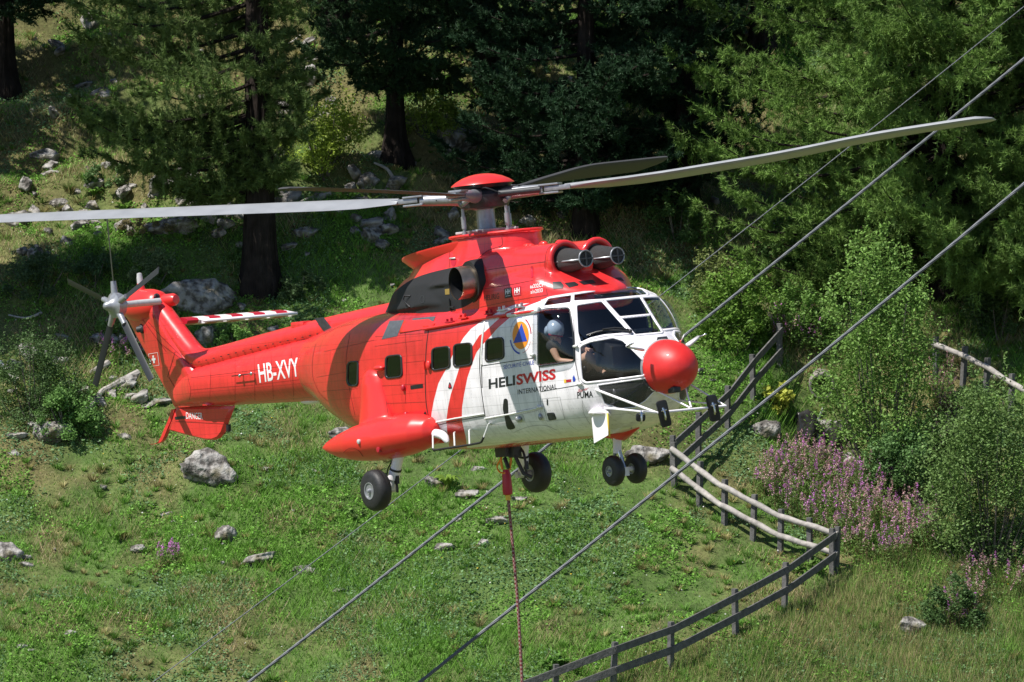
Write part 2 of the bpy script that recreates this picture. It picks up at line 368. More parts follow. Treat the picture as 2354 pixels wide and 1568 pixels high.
def flat_mesh(loops, g):
    b = bmesh.new(); loops = [[tuple(map(float, p)) for p in l] for l in loops]
    pts = [p for l in loops for p in l]; vs = [b.verts.new((x, y, 0)) for x, y in pts]
    for t in tessellate_polygon([[Vector((x, y, 0)) for x, y in l] for l in loops]):
        try: b.faces.new([vs[i] for i in t])
        except ValueError: pass
    return grid_cut(b, g)
def grid_cut(b, g):
    P = np.array([v.co[:2] for v in b.verts]); lo, hi = P.min(0), P.max(0)
    for ax in (0, 1):
        for c in np.arange(math.floor(lo[ax]/g)*g+g, hi[ax], g):
            n = (1, 0, 0) if ax == 0 else (0, 1, 0); co = (c, 0, 0) if ax == 0 else (0, c, 0)
            bmesh.ops.bisect_plane(b, geom=b.verts[:]+b.edges[:]+b.faces[:], plane_co=co, plane_no=n, dist=1e-5)
    return b
def wrap(b, bvh, off, thick):
    """lay a flat bmesh (in measuring units) on a surface; thick>0 gives it an edge down to the skin"""
    for v in b.verts:
        q, n = cast(bvh, (v.co.x, v.co.y), off); v.co = q; v.normal = n
    if thick:
        bm_n = {v.index: v.normal.copy() for v in b.verts}; b.verts.index_update()
        be = [e for e in b.edges if len(e.link_faces) == 1]; mp = {}
        for e in be:
            for v in e.verts:
                if v not in mp:
                    h = bvh.find_nearest(v.co); nn = (v.co-h[0]); nn = nn.normalized() if nn.length > 1e-5 else h[1]
                    mp[v] = b.verts.new(v.co-nn*thick)
        for e in be:
            a, c = e.verts; b.faces.new((a, c, mp[c], mp[a]))
    bmesh.ops.recalc_face_normals(b, faces=b.faces)
    me = bpy.data.meshes.new("m"); b.to_mesh(me); b.free(); return me
def decal(name, loops, m, off=.004, thick=0, bvh=None, g=9, part=True):
    me = wrap(flat_mesh(loops, g), bvh or HB, off, thick); me.name = name
    o = link_mesh(name, me, M[m] if isinstance(m, str) else m, None, True)
    return hpart(o) if part else o
def decals(name, lst, m, off=.004, thick=0, bvh=None, g=9):
    """several outlines of one marking in one mesh"""
    b = bmesh.new()
    for l in lst:
        me = wrap(flat_mesh(l, g), bvh or HB, off, thick); b.from_mesh(me); bpy.data.meshes.remove(me)
    me = bpy.data.meshes.new(name); b.to_mesh(me); b.free()
    return hpart(link_mesh(name, me, M[m] if isinstance(m, str) else m, None, True))
def line(p, w_):
    """strip outline around a polyline"""
    p = [np.array(q, float) for q in p]; L = []; Rr = []
    for i in range(len(p)):
        d = p[min(i+1, len(p)-1)]-p[max(i-1, 0)]; d /= np.linalg.norm(d)+1e-9; n = np.array([-d[1], d[0]])*w_/2; L.append(p[i]+n); Rr.append(p[i]-n)
    return [L + Rr[::-1]]
def text(name, s, p0, p1, up, m, bvh=None, off=.003, bold=0., shear=0, chars=None):
    """lettering with its baseline from p0 to p1 and cap height vector up"""
    c = bpy.data.curves.new(name, 'FONT'); c.body = s; c.resolution_u = 3; c.offset = bold; c.shear = shear; c.space_character = chars or 1
    t = bpy.data.objects.new("t", c); COL.objects.link(t); dg = bpy.context.evaluated_depsgraph_get(); me = bpy.data.meshes.new_from_object(t.evaluated_get(dg))
    bpy.data.objects.remove(t); b = bmesh.new(); b.from_mesh(me); bpy.data.meshes.remove(me)
    P = np.array([v.co[:2] for v in b.verts]); x0, x1 = P[:, 0].min(), P[:, 0].max(); ch = .73 if any(ch_.isupper() or ch_.isdigit() for ch_ in s) else .55
    p0, p1, up = np.array(p0), np.array(p1), np.array(up)
    for v in b.verts:
        q = p0 + (p1-p0)*(v.co.x-x0)/(x1-x0) + up*(v.co.y/ch); v.co = (*q, 0)
    grid_cut(b, 9); me = wrap(b, bvh or HB, off, 0); me.name = name
    return hpart(link_mesh(name, me, M[m], None, False))

# ---- openings (outlines on the starboard side)
DOORW = rounded(Z4(372,350, 470,328, 672,322, 705,560, 722,832, 560,858, 372,884), 8)
WS1 = rounded(Z4(738,292, 985,256, 1115,405, 1255,560, 1000,582, 870,612, 778,655, 752,560), 5)
SIDEW = rounded(Z4(775,700, 805,678, 880,648, 1092,610, 1190,640, 1378,828, 1390,965, 1100,1005, 830,1034, 795,1010, 782,880), 4)
CHIN = rounded(Z4(950,1068, 1398,1003, 1430,1045, 1500,1105, 1400,1210, 1305,1272, 1160,1286, 1012,1242, 975,1150), 2)
ROOF1 = rounded(Z4(415,304, 465,226, 690,190, 684,268), 3)
WS2 = rounded(Z4(1012,248, 1352,214, 1456,380, 1156,408), 3); WS3 = rounded(Z4(1170,420, 1464,390, 1566,556, 1305,580), 3)
ROOF2 = rounded(Z4(714,254, 716,188, 950,152, 1292,113, 1370,135, 1428,192, 1000,236), 3)
CAB = [rounded(Z2(1948,785, 2016,780, 2022,800, 2020,965, 1955,965, 1940,930), 8), rounded(Z3(775,60, 905,45, 915,238, 770,254), 9),
       rounded(Z1(362,855, 466,841, 470,972, 360,992), 9), rounded(Z1(498,831, 605,820, 607,953, 498,970), 9), rounded(Z1(700,800, 803,786, 808,914, 697,937), 9)]
SYM = [offset(DOORW, -1), WS1, SIDEW, CHIN, ROOF1] + CAB
def hole_mask(V, Q):
    c = V[Q].mean(1); n = np.cross(V[Q[:, 2]]-V[Q[:, 0]], V[Q[:, 3]]-V[Q[:, 1]]); s = c.copy(); s[:, 1] = -np.abs(s[:, 1])
    cen = np.stack([np.zeros(len(c)), np.zeros(len(c)), np.full(len(c), -2.5)], 1)
    P = hproj(s); ok = ~((s[:, 1] > -.3) & (c[:, 2] < -2.8)); r = np.zeros(len(c), bool)
    for p in SYM: r |= inpoly(P, offset(p, 1.3)) & ok & (s[:, 1] < -.25)
    P = hproj(c); front = (c[:, 0] > 2.4) & (c[:, 2] > -2.3)
    for p in (WS2, WS3, ROOF2): r |= inpoly(P, offset(p, 1.2)) & front & ((c[:, 1] < .62) | (c[:, 0] < 3.2))
    return r
# ---- livery
def red_white(V):
    S = V.copy(); S[:, 1] = -np.abs(S[:, 1]); P = hproj(S)
    Lb = Z7(2160,488, 2000,520, 1800,570, 1640,630, 1450,720, 1230,850, 1120,930, 1020,1050, 975,1130, 870,1290, 820,1420, 745,1547)
    Lb2 = Z3(1240,300, 1200,450, 1180,560, 1165,690, 1150,790, 1120,930, 1100,1000)
    big = Lb + Lb2 + [(1100, 1200), (2000, 1200), (2000, 600), (1262, 600), (1262, 676)]
    rs = Z7(2130,520, 1960,566, 1830,605, 1700,650, 1590,710, 1500,790, 1400,880, 1290,985, 1235,1015, 1150,1150) + Z3(1430,150, 1390,280, 1350,400, 1325,520, 1310,640, 1325,792, 1340,900) \
        + Z3(1500,900, 1485,782, 1450,630, 1452,520, 1470,400, 1500,250, 1540,130) + Z7(1150,1370, 1195,1250, 1260,1160, 1330,1090, 1480,920, 1640,780, 1780,670, 1900,612, 2050,556)
    sd = np.minimum(sdist(P, big), -sdist(P, rs)); belly = (V[:, 2]+3.505+.02*np.clip(2.2-V[:, 0], 0, 9))*160
    sd = np.minimum(sd, np.where(V[:, 0] < 3.2, belly, 50)); return np.clip(sd, -20, 20)
def add_attr(me, nm, val):
    a = me.attributes.new(nm, 'FLOAT', 'POINT'); a.data.foreach_set('value', np.ascontiguousarray(val, np.float32))
hm = hole_mask(HV, HQ)
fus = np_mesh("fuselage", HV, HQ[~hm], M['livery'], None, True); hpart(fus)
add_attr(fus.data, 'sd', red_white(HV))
hull_tone = np.exp(-((HV[:, 0]+.9)/.8)**2)*np.clip((HV[:, 2]+2.4)/.8, 0, 1)*.65*(HV[:, 0] < .4); add_attr(fus.data, 'hull_tone', hull_tone)
iv, iq = hull(np.concatenate([np.arange(-3.6, 3.98, .03), [3.98]]), 220, .035)
lin = np_mesh("cabin_lining", iv, iq[~hole_mask(iv, iq)][:, ::-1], M['intr'], None, True); hpart(lin)
mb = MB(); mb.box((-.1, 0, -3.28), (5.2, 1.5, .04)); mb.box((3.0, 0, -3.2), (1.0, 1.2, .04)); mb.box((1.75, 0, -2.45), (.05, 1.66, 1.5)); mb.box((3.98, 0, -2.64), (.04, .46, .42)); B(mb, "cabin_floor", 'intr', smooth=False)

# ---- radome
rad = MB().lathe((4.05, 0, -2.64), (1, 0, -.06), [(0,.372),(.06,.376),(.16,.368),(.28,.338),(.38,.295),(.46,.245),(.53,.175),(.57,.10),(.585,.02)], 56); rd = B(rad, "radome", 'redm', sharp=80)
B(MB().lathe((4.0, 0, -2.64), (1, 0, -.06), [(0,.372),(.02,.385),(.055,.386),(.06,.376)], 56, cap=False), "radome_ring", 'lgrey')
B(MB().box(hp(Z5(1558,185), 1, -.1)+V3(0, 0, .0), (.16, .12, .09)), "landing_light", 'blk', bevel=.02)

# ---- glazing
def ring(poly, inn, out): return [offset(poly, out), offset(poly, -inn)]
def strip(poly, inn, out, k=1):
    """ring cut into quads so tessellation stays clean"""
    o = offset(poly, out); i = offset(poly, -inn); n = len(poly); return o, i
def ringmesh(name, poly, inn, out, m, off=.014, thick=.016, par=None):
    o, i = strip(poly, inn, out); b = bmesh.new(); n = len(o); mid = [(np.array(a)+np.array(c))/2 for a, c in zip(o, i)]
    rows = []
    for L in (o, mid, i):
        dens = []
        for k in range(n):
            a, c = np.array(L[k]), np.array(L[(k+1) % n]); s = max(1, int(np.linalg.norm(np.array(poly[k])-np.array(poly[(k+1) % n]))/8))
            dens += [a+(c-a)*t/s for t in range(s)]
        rows.append([b.verts.new((*p, 0)) for p in dens])
    N = len(rows[0])
    for r in (0, 1):
        for k in range(N): b.faces.new((rows[r][k], rows[r][(k+1) % N], rows[r+1][(k+1) % N], rows[r+1][k]))
    me = wrap(b, HB, off, thick); me.name = name; ob = link_mesh(name, me, M[m], None, True); ob.parent = par if par else None
    return ob if par else hpart(ob)
def window(name, poly, glassm, framem, inn=1.5, out=3.5, mir=False, label=None, off=.008):
    g = decal(name, [offset(poly, .8)], glassm, off=.002, g=9)
    fr = ringmesh("frame", poly, inn, out, framem, off=off, par=g)
    if label: g['label'] = label
    if mir:
        g2 = mirrored(g, name); g2.parent = heli; f2 = mirrored(fr, "frame"); f2.parent = g2
    return g
for p in CAB: window("cabin_window", p, 'glass', 'gasket', 1.2, 2.4, True, off=.012)
window("windscreen", WS1, 'glass', 'white', 1, 4.0, True)
window("windscreen", WS2, 'glass', 'white', 1, 2.6); window("windscreen", WS3, 'glass', 'white', 1, 2.6)
window("lower_side_window", SIDEW, 'bubble', 'white', .5, 4.5, True)
window("chin_window", CHIN, 'scratch', 'white', .3, 3.0, True)
window("roof_window", ROOF1, 'glass', 'white', .5, 3.0, True); window("roof_window", ROOF2, 'glass', 'white', .5, 3.0)
# bulged door window
def bubble(poly):
    """moulded acrylic bubble over the door opening"""
    P = np.array(offset(poly, .5)); P = np.array([P[0]+(P[0]-P[0])*0]+[p for p in P[1:]]); den = []
    for k in range(len(P)):
        a, c = P[k], P[(k+1) % len(P)]; s = max(1, int(np.linalg.norm(c-a)/5)); den += [a+(c-a)*t/s for t in range(s)]
    E3 = np.array([cast(HB, p)[0] for p in den]); c = E3.mean(0)+V3(.02, -.02, .06); N = len(E3); V = []; K = 12
    for k in range(K+1):
        t = math.cos(k/K*math.pi/2); h = math.sin(k/K*math.pi/2)
        for e in E3:
            q = c+(e-c)*max(t, .002)**.9; q = q+V3(-.03, -.22, .03)*h; V.append(q)
    Fq = [(i*N+j, i*N+(j+1) % N, (i+1)*N+(j+1) % N, (i+1)*N+j) for i in range(K) for j in range(N)]
    return np.array(V), np.array(Fq)
bv_, bf_ = bubble(DOORW)
bub = np_mesh("bubble_window", bv_, bf_, M['bubble'], None, True); hpart(bub)
bfr = ringmesh("frame", DOORW, 1.2, 1.6, 'gasket', off=.012, par=bub)
b2 = mirrored(bub, "bubble_window"); b2.parent = heli; f2 = mirrored(bfr, "frame"); f2.parent = b2

# ---- seams, doors, rails
mb = []
for p in [spl(Z1(335,742, 322,850, 316,980, 316,1100, 324,1220, 348,1335)), spl(Z1(684,686, 664,840, 656,960, 668,1120, 690,1272)), Z1(1246,592, 1248,720, 1256,940, 1285,1082, 1040,1124, 1030,960),
          Z1(350,1345, 500,1310, 690,1276), Z1(668,963, 1000,913), Z1(668,965,672,1100)]:
    mb.append(line(p, 1.6))
decals("door_seam", mb, 'blk', off=.003)
decals("panel_seam", [line(p, .6) for p in [Z1(690,1283, 860,1252, 1030,1222), Z1(1040,1124, 1036,1215), Z1(1290,1080, 1440,1050), spl(Z1(870,1380, 960,1345, 1060,1335, 1140,1365)),
      Z1(1048,1170, 1160,1158, 1190,1300, 1080,1312, 1048,1170), spl(Z1(700,1300, 900,1270, 1030,1238)), spl(Z1(1300,1180, 1310,1260, 1350,1330)), Z1(1060,1010, 1040,1100)]], 'seamg', off=.003)
decals("panel_seam", [line(p, .6) for p in [spl(Z2(1690,640, 1668,760, 1670,900, 1720,1020, 1790,1090)), Z1(0,840, 300,800), Z1(180,944, 310,930), Z1(0,1090, 320,1075), Z1(0,1200, 320,1190), Z1(185,700, 200,900, 190,1200), Z1(0,780, 300,760),
      spl(Z2(1960,560, 1930,760, 1950,960, 2000,1200)), Z2(1760,700, 2150,610), Z2(1700,900, 1940,860), Z2(1750,1010, 2020,990)]], 'seam', off=.003)
def onh(p, off=0.): return np.array(cast(HB, p, off)[0])
def tubepx(name, pts, r, m, off=.03, par=None, build=True):
    t = MB().tube([onh(p, off) for p in pts], r, 8); return B(t, name, m)
tubepx("door_rail", spl(Z7(500,938, 900,868, 1300,795, 1650,748, 2040,690), 4), .022, 'red2'); tubepx("door_rail", Z7(1640,752, 2040,692, 2056,650), .03, 'whited', .025)
tubepx("door_rail", Z1(352,1322, 500,1292, 688,1262), .011, 'whited', .01); tubepx("door_rail", Z1(690,1292, 860,1262, 1028,1226), .011, 'whited', .01)
for q, mm in ((Z7(860,850), 'dred'), (Z7(1040,800), 'red2'), (Z7(1390,745), 'dred'), (Z7(1560,700), 'whited'), (Z7(1800,660), 'grey')):
    mb = MB(); c = onh(q, .05); mb.box(c-V3(0,-.02,0), (.20, .05, .022)); mb.box(c+V3(.05, .02, .03), (.02, .04, .06)); mb.box(c+V3(-.06, .02, .025), (.016, .04, .05)); B(mb, "door_hinge", mm, bevel=.006)
decals("door_edge", [line(Z7(1310,830, 1290,960, 1275,1120, 1265,1280, 1270,1420), 3.0)], 'whited', off=.012, thick=.012)
decal("soot_panel", [Z1(92,682, 182,676, 140,776, 42,797)], 'patch'); decal("soot_panel", [Z7(350,790, 650,762, 622,822, 270,880)], 'patch', off=.006)
decals("raised_panel", [[Z7(225,825, 560,800, 640,850, 620,900, 480,935, 170,988, 165,970)]], 'red2', off=.012, thick=.012)

# ---- writing and marks on the hull
text("lettering", "HELI", Z1(714,1106), Z1(879,1081), (-.5, -22.5), 'txtk', bold=.028); text("lettering", "SWISS", Z1(888,1081), Z1(1134,1043), (-.5, -23.5), 'txtr', bold=.032)
text("lettering", "INTERNATIONAL", Z1(896,1142), Z1(1140,1106), (-.3, -11.5), 'txtk', chars=1.05, bold=.012); text("lettering", "SÉCURITÉ CIVILE", Z1(806,984), Z1(998,953), (0, -9.6), 'blue')
text("lettering", "Super", Z1(1270,1128), Z1(1338,1112), (1, -7.2), 'txtr', shear=.3); text("lettering", "PUMA", Z1(1270,1166), Z1(1368,1158), (-1, -15), 'txtk', bold=.012)
el = lambda c, a, b_, t0=0, t1=2*math.pi, n=36: [(c[0]+a*math.cos(t), c[1]+b_*math.sin(t)) for t in np.linspace(t0, t1, n, endpoint=(t1-t0) < 6.28)]
ec = Z1(914,771)
decal("emblem", [el(ec, 18.6, 32)], 'orange'); decal("emblem", [Z1(921,696, 956,807, 868,821)], 'blue', off=.007)
arc = lambda a0, a1, r0, r1: el(ec, r1*24, r1*41, a0, a1, 20)+el(ec, r0*24, r0*41, a0, a1, 20)[::-1]
decal("emblem", [arc(math.radians(-62), math.radians(-5), .95, 1.04)], 'dred'); decal("emblem", [arc(math.radians(95), math.radians(165), .97, 1.07)], 'blue')
decal("emblem", [arc(math.radians(20), math.radians(80), .99, 1.01)], 'dred'); decal("emblem", [arc(math.radians(190), math.radians(280), .99, 1.01)], 'blue')
decal("sticker", [Z1(1185,1049, 1198,1047, 1200,1069, 1187,1070)], 'yellow'); decal("sticker", [Z1(1200,1050, 1230,1046, 1231,1063, 1201,1067)], 'dred'); decal("sticker", [Z1(1240,1036, 1248,1020, 1258,1044, 1256,1060, 1242,1062)], 'blue')
decal("black_chafe_patch", [spl(Z1(806,1190, 810,1172, 822,1168, 833,1180, 836,1230, 838,1268, 860,1310, 879,1352, 832,1357, 815,1290, 803,1235), 3, True)], 'blk', off=.004)
decal("black_chafe_patch", [spl(Z1(305,1290, 306,1262, 318,1250, 326,1275, 342,1330, 318,1345), 3, True)], 'blk', off=.006)
decal("vent_slot", [Z1(1077,1170, 1085,1172, 1086,1210, 1078,1208)], 'blk'); decal("access_window", [rounded(Z1(1077,1258, 1124,1254, 1139,1298, 1092,1306), 3)], 'dgrey', off=.006, thick=.006)
decal("vent_slot", [rounded(Z1(222,1086, 300,1075, 302,1100, 224,1111), 1)], 'blk'); decal("nose_vent", [Z4(1518,603, 1608,594, 1620,618, 1580,624, 1510,632)], 'blk')
decal("towing_bay", [rounded(Z1(876,1272, 930,1268, 942,1310, 890,1318), 2)], 'lgrey'); decal("door_handle", [spl(Z1(470,1064, 483,1098, 477,1104, 460,1102), 3, True)], 'blk', off=.006); decal("door_handle", [spl(Z1(471,1075, 480,1096, 464,1097), 3, True)], 'dred', off=.009)
mb = MB().ell(onh(Z1(905,1292), .02), (.07, .03, .04)); mb.tube([onh(Z1(895,1280), .03), onh(Z1(922,1300), .03)], .012, 6); B(mb, "refuel_fitting", 'grey')
for q in (Z1(1042,1278), Z1(200,1270), Z1(183,1100)): B(MB().ell(onh(q, .02), (.035, .03, .05)), "tie_down_fitting", 'dred' if q[0] < 1000 else 'grey')
for q in (Z4(325,770), Z4(735,690), Z4(775,1050), Z4(385,1270)): B(MB().tube([onh(q, .01)-V3(.05, 0, 0), onh(q, .03)+V3(.05, 0, 0)], .022, 8), "door_latch", 'whited')
q = onh(Z1(36,975), .03); B(MB().ell(q, (.12, .06, .04)), "fairing_blister", 'red2'); q = onh(Z1(320,960), .03); B(MB().box(q, (.03, .03, .12)).ell(q+V3(.1, 0, 0), (.05, .03, .07)), "door_handle", 'red2')

# ---- tail boom and spine
bs = lambda x: [np.interp(-x, [4.5, 8.3, 9.3], [-1.70, -2.0, -2.2]), np.interp(-x, [4.5, 7.5, 9.3], [-2.71, -2.655, -2.6]), np.interp(-x, [4.5, 8.3, 9.3], [.505, .30, .05]), np.interp(-x, [4.5, 8.3, 9.3], [-2.21, -2.33, -2.45]), 2.2, 2.2]
mb = MB(); mb.loft([even(section(x, 400, 0, bs(x)), 72) for x in np.arange(-9.25, -4.39, .12)]); boom = B(mb, "tail_boom", 'red'); 
dxr = MB(); dxr.tube(spl([(-1.6,0,-1.42),(-2.6,0,-1.53),(-3.3,0,-1.56),(-5,0,-1.66),(-6.5,0,-1.78),(-7.9,0,-1.90),(-8.25,0,-1.90),(-8.5,0,-1.78)], 5), [.20]*14+[.185]*12+[.17]*10, 28) if False else None
sp_pts = spl([(-1.6,0,-1.42),(-2.6,0,-1.53),(-3.3,0,-1.57),(-5,0,-1.68),(-6.5,0,-1.80),(-7.7,0,-1.90),(-8.15,0,-1.915),(-8.42,0,-1.86),(-8.66,0,-1.70),(-9.0,0,-1.42),(-9.45,0,-1.03)], 5)
MB_sp = MB().tube(sp_pts, np.interp(range(len(sp_pts)), [0, 12, len(sp_pts)], [.20, .19, .16]), 28); spine = B(MB_sp, "drive_shaft_cover", 'red')
BB = obj_bvh(boom); SBV = obj_bvh(spine)
hinge = [hp((x, y), 1, -.17) for x, y in [(435+(870-435)*t, 838+(738-838)*t-2.5*math.sin(math.pi*t)) for t in np.linspace(.02, .92, 24)]]
mb = MB()
for p in hinge: mb.box(p+V3(0, -.03, 0), (.04, .02, .014))
B(mb, "hinge_row", 'blk2', bevel=.008)
text("lettering", "HB-XVY", Z2(1252,942), Z2(1566,888), (-4.8, -43.5), 'txtw', bvh=BB, bold=.012)
decals("panel_seam", [line(p, .6) for p in [Z2(720,800, 1000,735, 1330,665, 1680,590), Z2(710,905, 1100,860, 1680,780), Z2(710,1000, 1200,960, 1690,905), Z2(870,790, 862,1070), Z2(1060,745, 1060,1080), Z2(1340,670, 1360,1070), Z2(1210,700, 1215,1080), Z2(1500,640, 1520,1080), spl(Z2(700,830, 690,900, 712,1000, 700,1080))]], 'seam', off=.003, bvh=BB)
for q in (Z2(1125,885), Z2(1215,870)):
    c = np.array(cast(BB, q)[0]); B(MB().tube([c, c+V3(0, -.07, 0)], .012, 6).ell(c+V3(0, -.07, 0), (.03, .02, .03)), "aerial_post", 'steel')
a0, a1 = [np.array(cast(BB, q)[0])+V3(0, -.07, 0) for q in (Z2(1065,890), Z2(1215,870))]; B(MB().tube([a0, a1], .008, 6), "wire_aerial", 'blk')
c = hp(Z2(1825,590), 1, -.22); e = hp(Z2(1710,435), 1, -.22)
ax_ = (e-c)/np.linalg.norm(e-c); B(MB().prism([c-V3(.12,0,0), c+V3(.12,0,0), e+V3(.11,0,0), e-V3(.11,0,0)], (0, .03, 0)).ell(c, (.17, .07, .04)), "boom_aerial", 'dgrey')
c = hp(Z2(1580,510), 1, -.05); B(MB().box(c+V3(0, 0, .02), (.36, .16, .14)), "beacon_fairing", 'red', bevel=.02)
c = hp(Z2(970,675), 1, -.1)
# ---- fin
def fin_sec(z):
    t = (z+2.62)/1.62; te = -9.27+(-10.62+9.27)*t; le = np.interp(t, [0, .3, .6, 1], [-7.75, -8.25, -8.72, -9.28]); th = np.interp(t, [0, .35, 1], [.21, .185, .175]); ch = le-te; P = []
    xs = np.concatenate([[0, .006, .02, .045], np.linspace(.08, 1, 16)])
    for s in (1, -1):
        for u_ in (xs if s == 1 else xs[::-1][1:-1]):
            d = u_*ch
            y = th*math.sqrt(max(1-((.17-d)/.17)**2, 0)) if d < .17 else (th if d < .32 else (th*(1-(d-.32)/(.12)*.22) if d < .44 else .78*th*(1-((d-.44)/(ch-.44))**1.5)+.006))
            P.append((le-d, s*y, z+(.02*0)))
    return P
finz = np.linspace(-2.62, -1.0, 16); fin = B(MB().loft([fin_sec(z) for z in finz]), "tail_fin", 'red', sharp=50)
FB = obj_bvh(fin)
decals("panel_seam", [line(p, 1.0) for p in [Z2(378,465, 480,580, 700,800), Z2(300,400, 520,700), spl(Z2(700,800, 640,740, 660,690, 740,640)), Z2(540,900, 612,1020, 600,1120), Z2(590,700, 530,900), Z2(480,640, 640,760)]], 'seam', off=.004, bvh=FB)
decal("flag", [Z2(381,717, 454,705, 467,806, 395,819), Z2(384,720, 452,708, 464,804, 397,816)], 'txtw', bvh=FB, off=.005)
decal("flag", [Z2(411,732, 425,729, 427,750, 436,749, 438,766, 430,767, 433,789, 420,791, 418,769, 409,770, 407,754, 415,752)], 'txtw', bvh=FB, off=.005)
decals("vent_slot", [[rounded(Z2(404+d, 410+d*.2, 412+d, 405+d*.2, 424+d, 436+d*.2, 416+d, 441+d*.2), .5)] for d in (0, 18, 38)], 'dred', bvh=FB)
B(MB().ell(np.array(cast(FB, Z2(330,520))[0]), (.06, .05, .08)).tube([np.array(cast(FB, Z2(332,520))[0]), np.array(cast(FB, Z2(320,525))[0])+V3(0, -.06, 0)], .05, 12), "position_light", 'dgrey')
# gearbox fairing, beacon, front fairing
gc = V3(-9.92, 0, -.95)
gb = MB(); gb.lathe(gc-V3(.58, 0, .02), (1, 0, .0), [(0,.02),(.06,.12),(.2,.2),(.4,.25),(.62,.265),(.85,.25),(1.02,.215),(1.12,.16),(1.16,.02)], 36); B(gb, "tail_gearbox_fairing", 'red2', sharp=80)
B(MB().lathe(gc+V3(.5, .06, .02), (1, .25, .02), [(0,.105),(.24,.10),(.29,.075),(.30,.02)], 24), "gearbox_cooling_duct", 'red2')
GBV = obj_bvh(bpy.data.objects["tail_gearbox_fairing"]); decal("inspection_port", [el(Z2(444,265), 7, 6.2, n=24)], 'blk', bvh=GBV)
c = hp(Z2(320,215), 1, 0); B(MB().lathe(c-V3(0, 0, .06), (0, 0, 1), [(0,.10),(.14,.055),(.16,.05)], 20), "beacon_base", 'red2'); B(MB().lathe(c+V3(0, 0, .09), (0, 0, 1), [(0,.05),(.1,.05),(.12,.045),(.17,.04),(.18,.01)], 16), "beacon", 'lgrey')
# ventral fin and tail bumper
vp = [hp(q, 1, 0) for q in spl(Z2(596,1128, 1062,1122, 1020,1230, 985,1330, 950,1375, 900,1394, 840,1392, 700,1360, 525,1310), 1)]
cen = sum(vp)/len(vp); up_ = [p+V3(0, -.035, 0) for p in vp]; mb = MB(); inn = [cen+(p-cen)*.86 for p in vp]
mb.loft([[p+V3(0, .0, 0) for p in vp], [p+V3(0, -.045, 0) for p in inn]], cap=False); mb.add([p+V3(0, -.045, 0) for p in inn], [tuple(range(len(inn)))])
mb.loft([[p+V3(0, .0, 0) for p in vp], [p+V3(0, .045, 0) for p in inn]], cap=False); mb.add([p+V3(0, .045, 0) for p in inn], [tuple(range(len(inn)))]); vf = B(mb, "ventral_fin", 'red', sharp=75)
VB = obj_bvh(vf); text("lettering", "DANGER", Z2(676,1226), Z2(806,1230), (-.4, -15.5), 'txtw', bvh=VB, bold=.01); decal("black_tape", [Z2(588,1211, 672,1203, 672,1224, 592,1233)], 'blk', bvh=VB, off=.006)
decals("panel_seam", [line(Z2(540,1243, 1000,1268), .9)], 'seam', bvh=VB)
B(MB().tube([hp(Z2(1008,1272), 1, 0), hp(Z2(1008,1322), 1, 0)], .038, 12), "drain_pipe", 'blk2')
bp_ = [hp(q, 1, 0) for q in spl(Z2(585,1150, 560,1230, 525,1310, 490,1390, 455,1420, 412,1424), 3)]
B(MB().loft([[p+V3(.05, -.03, 0), p+V3(.05, .03, 0), p+V3(-.05, .03, 0), p+V3(-.05, -.03, 0)] for p in bp_]), "tail_bumper", 'red')
# ---- stabiliser with inverted slat (port side), banded red and white
sr = hp(Z2(575,470), 1, .2); st_ = hp(Z2(1385,405), 1, 2.02); sr[0] = st_[0] = -9.2
def stab(y0, y1, name, m):
    f0 = [(.32,0,0),(.28,0,.035),(.1,0,.06),(-.15,0,.04),(-.36,0,.004),(-.36,0,-.004),(-.15,0,-.045),(.1,0,-.07),(.28,0,-.045)]
    zz = lambda y: sr[2]+(st_[2]-sr[2])*(y-.2)/1.82
    return MB().loft([[np.array(q)*1.0+V3(sr[0], y, zz(y)) for q in f0] for y in (y0, y1)])
ys = np.linspace(.15, 2.0, 10); sto = None
for i in range(9):
    o = B(stab(ys[i], ys[i+1]-.001, "s", None), "stabiliser" if i == 0 else "band", 'dred' if i % 2 == 0 else 'whited', sharp=30)
    if i == 0: sto = o
    else: o.parent = sto; o.location = (0, 0, 0)
zz = lambda y: sr[2]+(st_[2]-sr[2])*(y-.2)/1.82
SB(MB().loft([[V3(.52, 0, .0), V3(.50, 0, .03), V3(.42, 0, .005), V3(.50, 0, -.02)]+V3(sr[0], y, zz(y)-.03) for y in (.35, 2.06)]), "slat", 'white', sto)
mb = MB()
for y in (.4, .8, 1.2, 1.6, 2.0): mb.prism([V3(.2, 0, .05)+V3(sr[0], y, zz(y)), V3(.5, 0, .0)+V3(sr[0], y, zz(y)), V3(.44, 0, -.06)+V3(sr[0], y, zz(y)), V3(.2, 0, -.06)+V3(sr[0], y, zz(y))], (0, .02, 0))
SB(mb, "slat_bracket", 'white', sto, smooth=False)
